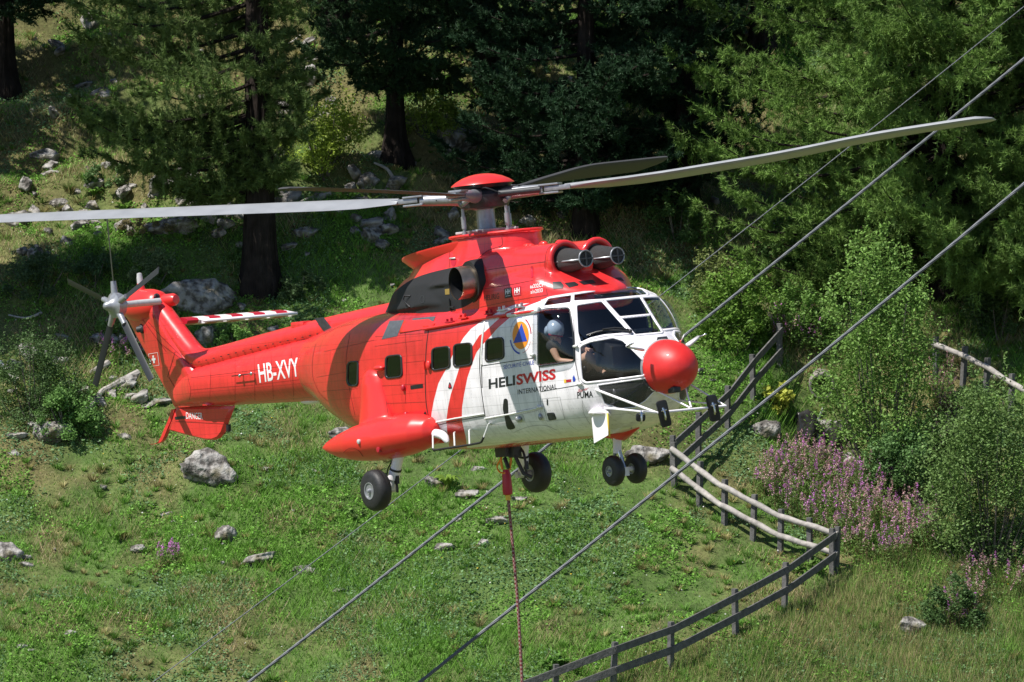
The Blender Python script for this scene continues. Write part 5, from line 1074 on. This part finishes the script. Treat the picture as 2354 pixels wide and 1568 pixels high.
bush("shaded shrub just right of the large trunk's foot", 690, 690, 130, 70, 3500, .06, (.06, .10, .04), clumps=18)
bush("dry heather-like shrub on the terrace above the left rotor blade", 330, 545, 170, 50, 3000, .05, (.16, .14, .07), clumps=18)
bush("undergrowth at the right edge below the larch", 2290, 780, 180, 190, 7000, .07, (.06, .10, .035), clumps=26)
def frond_plant(label, px, py, s, n_, col, leaf=.16, name="leafy_plant", cat="plant"):
    g = gpix(px, py); e = empty(name, g); tag(e, label, cat); k = s/ppm(g); mb_v, mb_f, mb_c, off = [], [], [], 0
    for q_ in range(n_):
        a = rng.uniform(0, 2*np.pi); o = V3(math.cos(a), math.sin(a), 0); sd_ = V3(-o[1], o[0], 0); L = k*rng.uniform(.35, .6); w_ = L*leaf
        p = [V3(0, 0, 0), o*L*.35+V3(0, 0, L*.7), o*L*.8+V3(0, 0, L*.95), o*L*1.1+V3(0, 0, L*.75)]; v = []
        for i_, t in enumerate((.3, 1, .9, .05)): v += [p[i_]-sd_*w_*t, p[i_]+sd_*w_*t]
        mb_v += v; mb_f += [(off+2*i_, off+2*i_+1, off+2*i_+3, off+2*i_+2) for i_ in range(3)]; mb_c += [np.asarray(col)*rng.uniform(.7, 1.3)]*8; off += 8
    np_mesh("leaves", np.array(mb_v), np.array(mb_f), ML, e, False, np.array(mb_c)); MB().tube([V3(0, 0, -.05), V3(0, 0, .08)], .02, 6).build("stem", BK2, e); return e
frond_plant("bright fern beside the pale rock under the belly", 1028, 1125, 60, 26, (.20, .32, .05))
bush("broad-leaved dock plant left of the lower fence", 1290, 1540, 100, 42, 260, .15, (.11, .21, .045), cat="plant", clumps=14, name="leafy_plant", sprig=.2)
bush("broad-leaved dock plants by the end of the log fence", 1865, 1318, 90, 36, 260, .13, (.13, .22, .05), cat="plant", clumps=14, name="leafy_plant", sprig=.2)
frond_plant("upright green fern on the left slope above the rocks", 215, 60, 70, 26, (.09, .19, .035))
frond_plant("fern on the terrace behind the left rotor blade", 215, 455, 50, 20, (.12, .24, .04))
frond_plant("fern between the stones below the larch branches", 285, 490, 50, 20, (.13, .25, .04))
frond_plant("small fern beside the brown pit low left", 175, 1425, 35, 16, (.14, .26, .04))
frond_plant("fern left of the magenta fireweed clump", 270, 1245, 45, 18, (.15, .28, .05))
bush("pale leafy rosette left of the cable in the meadow", 820, 1195, 60, 26, 160, .11, (.13, .21, .06), cat="plant", clumps=10, name="leafy_plant", sprig=.2)

# ---- rocks and dead wood
def rock_mat():
    m = mat('lichened_rock', (.30, .288, .275), .9, noise=.5, nscale=2.2, bump=1, bscale=5, spec=.2); t = m.node_tree; b = t.nodes["Principled BSDF"]
    for nd in t.nodes:
        if nd.bl_idname == 'ShaderNodeBump': nd.inputs["Distance"].default_value = .15
    src = b.inputs["Base Color"].links[0].from_socket; tc = t.nodes.new("ShaderNodeTexCoord"); v = t.nodes.new("ShaderNodeTexNoise"); v.inputs["Scale"].default_value = 5; v.inputs["Detail"].default_value = 10; t.links.new(tc.outputs["Object"], v.inputs["Vector"])
    cr = t.nodes.new("ShaderNodeValToRGB"); cr.color_ramp.elements[0].position = .42; cr.color_ramp.elements[0].color = (.42, .40, .38, 1); cr.color_ramp.elements[1].position = .60; cr.color_ramp.elements[1].color = (1.12, 1.12, 1.1, 1); e = cr.color_ramp.elements.new(.5); e.color = (.9, .88, .85, 1)
    t.links.new(v.outputs["Fac"], cr.inputs[0]); mx = t.nodes.new("ShaderNodeMix"); mx.data_type = 'RGBA'; mx.blend_type = 'MULTIPLY'; mx.inputs[0].default_value = 1; t.links.new(src, mx.inputs[6]); t.links.new(cr.outputs[0], mx.inputs[7])
    ms = t.nodes.new("ShaderNodeMix"); ms.data_type = 'RGBA'; ms.inputs[7].default_value = (.10, .085, .03, 1); v2 = t.nodes.new("ShaderNodeTexNoise"); v2.inputs["Scale"].default_value = 1.7; v2.inputs["Detail"].default_value = 6; t.links.new(tc.outputs["Object"], v2.inputs["Vector"])
    mr = t.nodes.new("ShaderNodeMapRange"); mr.inputs[1].default_value = .55; mr.inputs[2].default_value = .66; mr.inputs[4].default_value = .8; t.links.new(v2.outputs["Fac"], mr.inputs[0]); t.links.new(mr.outputs[0], ms.inputs[0]); t.links.new(mx.outputs[2], ms.inputs[6]); t.links.new(ms.outputs[2], b.inputs["Base Color"]); return m
RK = rock_mat()
_b = bmesh.new(); bmesh.ops.create_icosphere(_b, subdivisions=4, radius=1); ICO = np.array([v.co[:] for v in _b.verts]); ICF = np.array([[v.index for v in f.verts] for f in _b.faces]); _b.free()
def rock(label, cx, cy, wpx, hpx, tilt=0, seed=0, group=None):
    r = np.random.default_rng(int(cx*7+cy)+seed); g = gpix(cx, cy+hpx*.35); k = ppm(g); W, H = wpx/k/2*1.22, hpx/k/2*1.2; D = ICO.copy(); R1 = np.ones(len(D))
    for _ in range(15):
        nr = r.normal(size=3); nr /= np.linalg.norm(nr); c = r.uniform(.45, .85); dd = D@nr; R1 = np.where(dd > 1e-3, np.minimum(R1, c/np.maximum(dd, 1e-3)), R1)
    P = D*R1[:, None]; s3 = lambda f_, s: vnoise(P[:, 0]*f_+7+P[:, 2]*1.7*f_, P[:, 1]*f_+P[:, 2]*f_*.6+3, s)-.5
    P = P*(1+.22*s3(2.2, r.integers(99))+.10*s3(5, r.integers(99))+.12*s3(13, r.integers(99)))[:, None]; P /= np.abs(P).max(0)
    dep = max(min(W, H)*1.0, W*.6); P = P*V3(W, dep, H); c, s = math.cos(tilt), math.sin(tilt); P = np.stack([P[:, 0]*c+P[:, 2]*s, P[:, 1], -P[:, 0]*s+P[:, 2]*c], 1)
    o = np_mesh("rock", P, ICF, RK, None, False); o.location = g+V3(0, dep*.35, H*.50); tag(o, label, "rock", group); o.data.polygons.foreach_set('use_smooth', r.random(len(ICF)) < 2); return o
for a in [
 ("large grey boulder in the meadow under the tail", 487, 1085, 128, 98, .1), ("pale rounded boulder at the corner of the log fence", 1490, 1048, 95, 58), ("dark lichened outcrop at the foot of the large trunk", 461, 682, 165, 88), ("upright pointed grey stone behind the stabiliser", 475, 777, 46, 52), ("jagged pale boulder left of the ventral fin", 112, 997, 88, 62), ("low grey stone behind the fin's rear edge", 240, 783, 60, 34), ("white patched stone left of the tail fin", 132, 832, 44, 26), ("small white stone above the white patched one", 105, 812, 22, 22), ("flat pale stone on the bank left of the fin", 195, 896, 38, 18, -.4),
 ("grey weathered rock at the end of the curved branch", 285, 884, 62, 34, -.4), ("dark red-brown stone under the weathered rock", 300, 912, 46, 20), ("long dark slab left of the ventral fin", 360, 925, 80, 22, -.2), ("rounded stone left of the curved branch", 157, 949, 30, 24), ("small stone at left near the pale boulder", 72, 977, 26, 16), ("flat stone below the tail bumper", 292, 1005, 38, 16, .2), ("flat light stone near the left edge", 35, 1002, 52, 16),
 ("white rock right of the trunk in the upper slope", 634, 158, 44, 40), ("grey stone below the white rock by the trunk", 655, 202, 38, 20), ("dark mossy rock high on the left slope", 100, 360, 64, 38), ("flat mossy stone below the dark mossy rock", 114, 399, 46, 20), ("small block stone on the left terrace", 179, 440, 28, 18), ("dark upright stone on the left terrace", 214, 472, 32, 34), ("wide brown rock left of the dark upright stone", 134, 470, 52, 26), ("pale ledge rocks under the larch branches", 450, 465, 84, 22), ("light stone just below the left rotor blade", 220, 513, 46, 14), ("mossy hump under the left rotor blade", 388, 520, 115, 46), ("small white stone left of the large trunk", 549, 564, 22, 16), ("brown rock right of the large trunk behind the blade", 645, 452, 46, 44),
 ("buff rock among the yellow-green shrubs", 744, 268, 42, 32), ("pale rock seen through the larch twigs", 531, 330, 44, 26, -.5), ("mossy stones right of the large trunk under the blade", 696, 537, 60, 30), ("pale angular stone right of the second trunk", 999, 186, 30, 22), ("grey crag under the second trunk", 842, 416, 66, 54), ("pale crag below the roots of the second trunk", 909, 420, 46, 52), ("flat white stone right of the second trunk's roots", 942, 382, 38, 22), ("large moss-edged slab in the shade behind the rotor cap", 1050, 320, 80, 84, -.6), ("white rocks seen through the dark pine", 1264, 236, 60, 32), ("upright dark stone left of the rotor mast", 1045, 495, 28, 38), ("shaded stone right of the rotor mast", 1209, 510, 40, 30),
 ("angular grey rock cut by the left edge", 18, 1270, 72, 46, .1), ("small dark stone right of the edge rock", 56, 1281, 32, 14), ("flat stone below the edge rock", 63, 1299, 36, 12, .2), ("flat weathered stone above the fireweed clump", 379, 1183, 40, 15), ("pointed leaning stone in the meadow", 516, 1229, 48, 50, -.5), ("long slanting slab in the meadow", 581, 1289, 98, 26, -.35), ("white rounded stone beside the cable", 707, 1312, 62, 24), ("white stone low at the left", 51, 1487, 24, 13), ("thin white stone low at the left", 69, 1495, 22, 8), ("brown stones low at the left", 160, 1455, 30, 14), ("grey stone near the left edge in dry grass", 31, 1043, 32, 20), ("small dark stone left of the fireweed clump", 320, 1262, 38, 20),
 ("grey rounded stone behind the load line", 1141, 1197, 54, 25), ("small grey stone left of the load line", 1109, 1249, 26, 22), ("dark brown rock left of the load line sleeve", 1068, 1138, 62, 22), ("pale stone right of the load line sleeve", 1194, 1148, 34, 13), ("pale ridged rock beside the bright fern", 1003, 1113, 54, 26, .3), ("pale stone under the belly left of the hook", 1099, 1078, 32, 18), ("brown flat stone in the middle of the meadow", 1020, 1256, 42, 20), ("flat brown stone beside the thick cable", 781, 1356, 42, 14),
 ("pinkish rock left of the waterfall", 1757, 992, 74, 50), ("wet shining rock under the culvert", 1881, 988, 70, 52), ("dark wet rock right of the waterfall", 1935, 985, 36, 50), ("dark rock below the waterfall", 1950, 1058, 40, 34), ("flat pale rock right of the alder bush", 2224, 940, 46, 16), ("dark crag under the trees at the right", 2268, 716, 80, 66), ("layered grey rock in the grass low right", 2098, 1440, 62, 48, .1), ("red-brown stone by the right-hand fence", 2290, 865, 24, 22),
 ("grey stone half hidden behind the sponson", 790, 1000, 60, 34), ("small stone above the large boulder", 612, 1078, 26, 14)]: rock(*a)
def wood(label, pts, r0, r1, col=(.36, .33, .30), up=.12, cat="dead branch", name="dead_branch"):
    P = [gpix(*p)+V3(0, 0, up) for p in pts]; o = MB().tube(spl(P, 4), np.linspace(r0, r1, (len(P)-1)*4+1), 8).build(name, mat('dead_wood', col, .85, noise=.3, nscale=6, bump=.6, bscale=14)); tag(o, label, cat)
    c = V3(*P[0]); me = o.data; n_ = len(me.vertices); a = np.empty(n_*3, np.float32); me.vertices.foreach_get('co', a); a = a.reshape(-1, 3)-c.astype(np.float32); me.vertices.foreach_set('co', a.ravel()); o.location = c; me.update(); return o
wood("long curved bleached branch lying left of the tail fin", [(178, 962), (200, 950), (222, 932), (232, 912), (255, 900), (285, 884), (318, 868)], .035, .10)
wood("short white broken branch at the left edge", [(0, 862), (12, 880), (26, 893), (40, 905)], .05, .07, (.55, .53, .50), .35)
wood("weathered log above the curved branch", [(205, 868), (225, 858), (248, 846)], .05, .10)
wood("thin bare twig standing on the slope right of the second trunk", [(990, 205), (1000, 190), (1012, 183)], .012, .008, (.4, .38, .36), .3)

# ---- conifers
def trunk_mesh(name, base, h, r0, r1, lean=(0, 0), m=BK, par=None, flare=1.5):
    zs = np.concatenate([[-.6, -.15, .1, .35, .7, 1.2], np.arange(2, h, .9), [h]]); rings = []
    for z_ in zs:
        t = max(z_, 0)/h; r = r0+(r1-r0)*t**.85; fl_ = 1+(flare-1)*math.exp(-max(z_, 0)/.55); L = []
        for a in np.linspace(0, 2*math.pi, 40, endpoint=False):
            rr = r*fl_*(1+.07*math.sin(7*a+z_*.2)+.05*math.sin(13*a+1+z_*.3)+(fl_-1)*.22*math.sin(5*a+1)); L.append(V3(math.cos(a)*rr+lean[0]*z_, math.sin(a)*rr+lean[1]*z_, z_))
        rings.append(L)
    return MB().loft(rings).build(name, m, par, sharp=75)
def needle_cloud(starts, dirs, n, L, wd, col, v, r, spread=.9, upb=.15):
    """n needle tufts along each twig; starts, dirs (k,3)"""
    k = len(starts); t = r.random((k, n, 1)); P = starts[:, None]+dirs[:, None]*t; dn = dirs/(np.linalg.norm(dirs, axis=1)[:, None]+1e-9)
    d = dn[:, None]*.55+r.normal(0, spread*.55, (k, n, 3)); d[..., 2] += upb; d /= np.linalg.norm(d, axis=2)[..., None]; s = np.cross(d, r.normal(size=(k, n, 3))); s /= np.linalg.norm(s, axis=2)[..., None]
    ln = L*r.uniform(.6, 1.3, (k, n, 1)); P = P.reshape(-1, 3); d = (d*ln).reshape(-1, 3); s = s.reshape(-1, 3)*wd/2; V = np.stack([P-s, P+s, P+d], 1).reshape(-1, 3)
    c = np.asarray(col)*(1+r.uniform(-v, v, (k, 1, 1)))*(1+r.uniform(-.2, .2, (k, n, 1))); c = np.repeat(c.reshape(-1, 3), 3, 0); return V, np.arange(len(V)).reshape(-1, 3), c
def conifer(label, base, H, r0, limbs, crown, col, needle=(.12, .02), twig=(.35, .8), per=34, seed=1, name="larch_tree", lean=(0, 0), group=None, z0=2.5, z1=None, droop=.12, uptip=.25, hang=.25, gap=.26, upb=.15, flare=1.5, clump=None, cat="tree"):
    """crown(z, azimuth) -> limb length"""
    r = np.random.default_rng(seed); e = empty(name, base); tag(e, label, cat, group); trunk_mesh("trunk", base, H, r0, .05, lean, par=e, flare=flare); z1 = z1 or H
    lm = MB(); S, Dv = [], []; n_l = limbs
    for i_ in range(n_l):
        z_ = z0+(z1-z0)*((i_+r.random())/n_l)**1.45; az_ = r.uniform(0, 2*np.pi); L = crown(z_, az_)
        if L < .4: continue
        L *= r.uniform(.7, 1.1); o = V3(math.cos(az_), math.sin(az_), 0); sd_ = V3(-o[1], o[0], 0); b0 = V3(lean[0]*z_, lean[1]*z_, z_); wv = r.normal(0, .10)
        f_ = lambda t: b0+o*L*t+sd_*wv*L*t*t+V3(0, 0, 1)*(L*(-droop*math.sin(t*2.2)*1.2+uptip*max(0, t-.45)**2*1.6))
        pts = [f_(t) for t in np.linspace(0, 1, 8)]; lm.tube(pts, np.linspace(.035+.008*L, .008, 8), 5, cap=False)
        for t in np.arange(.16, 1.0, gap/L):
            for s_ in (-1, 1):
                if r.random() < .16: continue
                p = f_(t+r.uniform(-.02, .02)); tl = r.uniform(*twig)*(1.1-.65*t)*min(1, .35+L/3); d = o*.55+sd_*s_*r.uniform(.4, 1.0)+V3(0, 0, r.normal(.02, .25)); d /= np.linalg.norm(d)
                S.append(p); Dv.append(d*tl+V3(0, 0, -.12*tl)); S.append(p+d*tl*.9); Dv.append(V3(0, 0, 1)*tl*r.uniform(.05, .3)+d*tl*.35)
                for q_ in range(2): d2 = d*.6+V3(*r.normal(0, .5, 3)); S.append(p+d*tl*r.uniform(.2, .8)); Dv.append(d2*tl*.5)
                if r.random() < hang: S.append(p); Dv.append(V3(r.normal(0, .08), r.normal(0, .08), -r.uniform(.4, 1.1)*min(1, L/3)))
        S.append(f_(.85)); Dv.append((f_(1)-f_(.85))*1.6+V3(0, 0, .05))
    S, Dv = np.array(S), np.array(Dv); v, f, c = needle_cloud(S, Dv, per, needle[0], needle[1], col, .35, r, .9, upb)
    np_mesh("crown", v, f, MN, e, False, c); lm.build("limbs", BK, e); return e
LARCH = (.125, .19, .055)
lb = gpix(598, 660)
def cr_left(z_, a):
    L = 5.0 if math.cos(a) < -.45 else (1.9 if math.cos(a) > .3 else (3.6 if math.sin(a) > 0 else (1.1 if z_ < 7 else 2.4))); return L*np.interp(z_, [2.4, 3.2, 4.2, 7, 12, 19, 21], [.3, .75, .98, 1, .8, .35, .1])*(.75 if math.sin(a) > .3 else 1)
conifer("big larch with a thick dark trunk and long drooping branches on its left side", lb, 21, .43, 150, cr_left, LARCH, (.15, .022), (.5, 1.0), 54, 3, z0=2.5, z1=20, flare=1.35, lean=(-.012, 0), hang=.45)
sb = gpix(908, 372)
cr2 = lambda z_, a: np.interp(z_, [2.0, 3.0, 6, 14, 19], [1.3, 2.8, 3.6, 2.2, .2])
conifer("second conifer with a bare lower trunk standing above the grey crags", sb, 19, .24, 120, cr2, (.035, .075, .03), (.12, .030), (.35, .8), 50, 5, name="pine_tree", z0=2.1, hang=.3, flare=1.9)
def pine(label, px, py, R, H, seed, z0=.8, n_=70, r0=.30, dark=1., at=None):
    b_ = gpix(px, py) if at is None else drop(*at); cr = lambda z_, a: R*np.interp(z_/H, [0, .08, .3, .6, .9, 1], [.7, .95, 1, .8, .35, .1])
    return conifer(label, b_, H, r0, n_, cr, tuple(np.array((.026, .060, .027))*dark), (.13, .036), (.45, .9), 62, seed, name="pine_tree", z0=z0, hang=0., droop=.05, uptip=.35, gap=.30, upb=.35)
pine("dark dense stone pine filling the shade behind the rotor", 1345, 540, 3.9, 18, 11, 1.0, 135, .28)
pine("dark stone pine right of the densest pine, partly behind the larch", 1575, 480, 2.8, 16, 12, 1.8, 70)
pine("dark pine between the second conifer and the stone pine", 1120, 170, 2.6, 14, 13, .8, 60)
pine("shaded pine at the top edge right of the first larch", 770, 60, 2.6, 12, 14, 1.5, 50)
pine("dark pine cut by the top left corner", 10, 210, 2.0, 12, 15, 2.2, 45)
pine("dark pine high behind the right larch", 1750, 120, 3.2, 14, 16, .8, 60)
rb = gpix(2170, 690)
def cr_right(z_, a): return (7.0 if math.cos(a) < 0 else 6.0)*np.interp(z_, [.6, 1.2, 2.4, 5.5, 8, 13, 20], [.45, .7, .88, .97, .95, .7, .1])*(.8 if math.sin(a) > .3 else 1)
conifer("wide bright green larch with feathery boughs filling the upper right", rb, 21, .36, 240, cr_right, (.155, .26, .058), (.15, .024), (.5, 1.0), 40, 21, z0=.9, z1=20, hang=.25)
rb2 = gpix(2400, 740)
conifer("larch cut by the right edge above the fence", rb2, 18, .3, 100, lambda z_, a: 4.6*np.interp(z_, [.8, 2, 6, 14, 18], [.5, .9, 1, .6, .1]), (.13, .22, .05), (.15, .024), (.5, .9), 38, 22, z0=1.0, z1=17)
# trees left of the picture whose shade falls across the slope
def shade_tree(label, px, py, t, R, seed, ext=5):
    G = gpix(px, py); b_ = G+np.array(SUN)*t; zc = G[2]+SUN.z*t; base = drop(b_[0], b_[1]); h = zc-base[2]; H = h+ext; z0 = max(1.5, h-ext)
    return conifer(label, base, H, .32, 46, lambda z_, a: R*np.interp(z_, [z0, z0+1.2, h+1, H-1, H], [.6, 1, .85, .35, .1]), (.03, .065, .03), (.15, .045), (.5, .95), 46, seed, name="pine_tree", z0=z0, hang=0., droop=.05, uptip=.35, gap=.34, upb=.3)
shade_tree("pine just outside the left edge, lowest of those outside the view", 120, 690, 9, 2.9, 41)
shade_tree("tall pine outside the left edge, behind the lowest one", 300, 650, 14, 3.0, 42)
shade_tree("very tall pine outside the left edge, farthest from the view", 470, 660, 19, 3.2, 43, 6)
shade_tree("pine outside the left edge high on the slope", 60, 250, 8.5, 2.8, 45)
# ---- fences
WD = mat('weathered_board', (.10, .097, .094), .85, noise=.35, nscale=9, bump=.6, bscale=18); WL = mat('bleached_log', (.33, .305, .28), .8, noise=.3, nscale=7, bump=.5, bscale=14)
def fence(label, posts, log=False, ext=None, hs=(.95, .48), name="wooden_fence", heights=1.12, ext2=None):
    P = [gpix(*p) for p in posts]; e = empty(name, P[0]); tag(e, label, "fence"); o = P[0]
    ax2 = lambda d: np.array([d, np.cross([0, 0, 1.], d)/np.linalg.norm(np.cross([0, 0, 1.], d)), np.cross(d, np.cross([0, 0, 1.], d)/np.linalg.norm(np.cross([0, 0, 1.], d)))])
    for i_, p in enumerate(P):
        q_ = P[min(i_+1, len(P)-1)]-P[max(i_-1, 0)]; q_[2] = 0; q_ /= np.linalg.norm(q_); MB().box(p-o+V3(rng.normal(0, .01), 0, heights/2-.15), (.12, .12, heights+.3), axes=np.array([q_, [-q_[1], q_[0], 0], [rng.normal(0, .03), 0, 1]])).build("post", WD, e, smooth=False, bevel=.01)
    Q = list(P)
    if ext: Q = [P[0]+(P[0]-P[1])*ext]+Q
    if ext2: Q = Q+[P[-1]+(P[-1]-P[-2])*ext2]
    for h in hs:
        for a, b_ in zip(Q[:-1], Q[1:]):
            d = b_-a; L = np.linalg.norm(d); d = d/L; A = ax2(d); side = A[1]*(-.085 if A[1][1] > 0 else .085); c = (a+b_)/2-o+V3(0, 0, h)+side
            if log:
                m_ = MB().tube([c-d*L/2-d*.03, c-d*L*.2+V3(0, 0, .008), c+d*L*.2-V3(0, 0, .008), c+d*L/2+d*.03], [.072, .076, .07, .066], 12)
                m_.build("rail", WL, e)
            else: MB().box(c, (L+.02, .045, .17), axes=A).build("rail", WD, e, smooth=False, bevel=.006)
    return e
fence("grey board fence climbing from the bottom edge to the fence corner", [(1276, 1640), (1411, 1588), (1541, 1541), (1689, 1464), (1802, 1402), (1912, 1322)], ext=1.)
fence("bleached round-log fence running down from the boulder to the fence corner", [(1548, 1122), (1607, 1166), (1665, 1208), (1731, 1243), (1795, 1277), (1859, 1297), (1924, 1318)], True)
fence("grey board fence climbing behind the mirrors to the flowers", [(1546, 1106), (1605, 1052), (1671, 990), (1727, 917), (1791, 845)], hs=(.95, .45))
fence("log fence at the right edge beyond the bushes", [(2150, 875), (2213, 898), (2267, 925), (2324, 962), (2390, 1000)], True, hs=(.92,))

M['wet'] = mat('wet_black_rock', (.035, .033, .03), .22, noise=.5, nscale=4, bump=1, bscale=6)
for lb_, a_, b_, c_, d_ in (("black wet rock face left of the waterfall", 1845, 985, 60, 80), ("black wet rock face right of the waterfall", 1925, 1010, 60, 90), ("black wet boulder under the culvert mouth", 1885, 1045, 90, 40)): o = rock(lb_, a_, b_, c_, d_); o.data.materials.clear(); o.data.materials.append(M['wet'])
# ---- culvert, stream
cg = gpix(1888, 925); ce = empty("culvert", cg); tag(ce, "round concrete culvert pipe mouth half hidden by the alder bush", "pipe"); cc_ = V3(0, -.1, .42)
con = mat('stained_concrete', (.22, .20, .18), .9, noise=.3, nscale=6, bump=.5)
MB().lathe(cc_, (0, 1, .1), [(0,.27),(0,.32),(.1,.32),(1.6,.32)], 36, cap=False).build("pipe_wall", con, ce); MB().lathe(cc_+V3(0, .02, 0), (0, 1, .1), [(0,.27),(1.5,.27),(1.51,.01)], 36, cap=False).build("pipe_inside", M['blk'], ce)
wm = bpy.data.materials.new('falling_water'); wm.use_nodes = True; _w = wm.node_tree.nodes["Principled BSDF"]; _w.inputs["Base Color"].default_value = (.55, .6, .62, 1); _w.inputs["Roughness"].default_value = .15; _w.inputs["Alpha"].default_value = .5
g0 = [gpix(*p) for p in ((1893, 940), (1880, 968), (1878, 1010), (1888, 1045), (1902, 1075), (1905, 1100))]
mb = MB(); mb.loft([[p+V3(-.03, -.1, .08), p+V3(0, -.14, .10), p+V3(.035, -.1, .08), p+V3(0, -.08, .06)] for p in g0]); wt = mb.build("stream_water", wm); tag(wt, kind='structure')

# ---- steel cables
def cable(label, p0, d0, p1, d1, r, sag=.15):
    a = np.array(CAMP+wray(*p0)*d0); b_ = np.array(CAMP+wray(*p1)*d1); L = np.linalg.norm(b_-a); n_ = int(L/.045); t = np.linspace(0, 1, n_); C0 = a+(b_-a)*t[:, None]; C0[:, 2] -= sag*4*t*(1-t); x_, y_, z_ = frame_of(b_-a); V, Fq, off = [], [], 0
    for s in range(6):
        ph = s*math.pi/3+t*L/(r*9)*1.0; c = C0+(np.cos(ph)[:, None]*x_+np.sin(ph)[:, None]*y_)*r*.64; K = 5
        v = np.stack([c+(math.cos(q_)*x_+math.sin(q_)*y_)*r*.40 for q_ in np.linspace(0, 2*math.pi, K, endpoint=False)], 1).reshape(-1, 3); i_, j_ = np.meshgrid(np.arange(n_-1), np.arange(K), indexing='ij'); k_ = (j_+1) % K
        V.append(v-a); Fq.append(np.stack([i_*K+j_, i_*K+k_, (i_+1)*K+k_, (i_+1)*K+j_], -1).reshape(-1, 4)+off); off += len(v)
    o = np_mesh("steel_cable", np.concatenate(V), np.concatenate(Fq), CAB_M, None, True); o.location = a; tag(o, label, "cable")
CAB_M = mat('galvanised_wire', (.11, .12, .135), .5, metal=.2)
cable("thick twisted steel cable passing behind the helicopter belly", (2800, -236), 104, (200, 1858), 98, .027)
cable("thick twisted steel cable crossing in front of the fences below the nose", (2800, 40), 96, (600, 1858), 92, .029)
cable("thinnest steel cable behind the others, passing behind the tail of the main wheels", (2800, -350), 120, (-50, 1864), 114, .011, .3)

# ---- small stones
_sp = []
for k_ in range(4):
    o = rock("small rough stone lying in the grass of the slope", 400+k_*37, 1200+k_*31, 16, 9, 0, k_, "small stones scattered over the slope"); _sp.append(o)
x, y = scatter(700, 128, 172); z = gz(x, y); k = (fbm(x/4, y/4, 111, 3)+.012*(y-140) > .53); x, y, z = x[k][:150], y[k][:150], z[k][:150]
for a, b_, c in zip(x, y, z):
    o = _sp[int(rng.integers(4))].copy(); COL.objects.link(o); o.location = (a, b_, c+.04); s_ = rng.uniform(.6, 1.7)*(1.6 if b_ > 144 else 1); o.scale = (s_, s_, s_*rng.uniform(.7, 1.2)); o.rotation_euler = (0, 0, rng.uniform(0, 6)); zn_ = 0 if b_ < 138 else (1 if b_ < 147 else 2); o['label'] = ('small rough stone in the lower meadow grass', 'small rough stone halfway up the grassy slope', 'small rough stone on the upper slope among the trees')[zn_]; o['group'] = ('small stones in the lower meadow', 'small stones halfway up the slope', 'small stones on the upper slope')[zn_]

# ---- rougher ground on the upper bank: rocks of all sizes and fallen branches
_rp = []
for k_ in range(5):
    o = rock("rough mossy rock breaking through the upper bank", 300+k_*61, 430+k_*17, 34+4*k_, 20+3*k_, (k_-2)*.2, 50+k_, "rough rocks of the upper bank"); _rp.append(o)
BANK = [[(0, 330), (300, 380), (560, 420), (560, 560), (0, 600)], [(615, 90), (720, 90), (880, 420), (1040, 440), (1040, 560), (640, 600)], [(0, 60), (330, 60), (200, 330), (0, 330)], [(0, 780), (430, 780), (420, 960), (0, 900)]]
x = rng.uniform(-13, 0, 4000); y = rng.uniform(140, 166, 4000); z = gz(x, y); cnt = 0
for bi, (pl, nn_) in enumerate(zip(BANK, (44, 46, 12, 14))):
    k = inside(x, y, z, pl)
    for a, b_, c in list(zip(x[k], y[k], z[k]))[:nn_]:
        o = _rp[int(rng.integers(5))].copy(); COL.objects.link(o); s_ = rng.uniform(.35, 1.5); o.location = (a, b_, c+.06*s_); o.scale = (s_*rng.uniform(.8, 1.3), s_, s_*rng.uniform(.7, 1.3)); o.rotation_euler = (rng.normal(0, .2), rng.normal(0, .3), rng.uniform(0, 6))
        o['label'] = ("rough rock on the terraces left of the large trunk", "rough rock on the bank between the large trunk and the second trunk", "rough rock near the top left corner of the slope", "rough rock on the bank behind the tail fin")[bi]; o['group'] = ("rocks on the left terraces", "rocks between the two trunks", "rocks near the top left corner", "rocks behind the tail fin")[bi]
wood("grey fallen branch on the terrace left of the large trunk", [(420, 500), (455, 488), (500, 492), (530, 480)], .03, .05)
wood("bare dead bough lying right of the large trunk", [(650, 500), (700, 470), (760, 455)], .02, .05)
wood("dead root stub below the second trunk", [(860, 385), (890, 400), (905, 425)], .03, .06)
wood("bleached stick on the bank above the white rock", [(640, 120), (668, 108), (690, 92)], .015, .03, (.5, .47, .44))
wood("short grey branch beside the dark shrubs at the left", [(20, 735), (60, 742), (95, 730)], .02, .04)
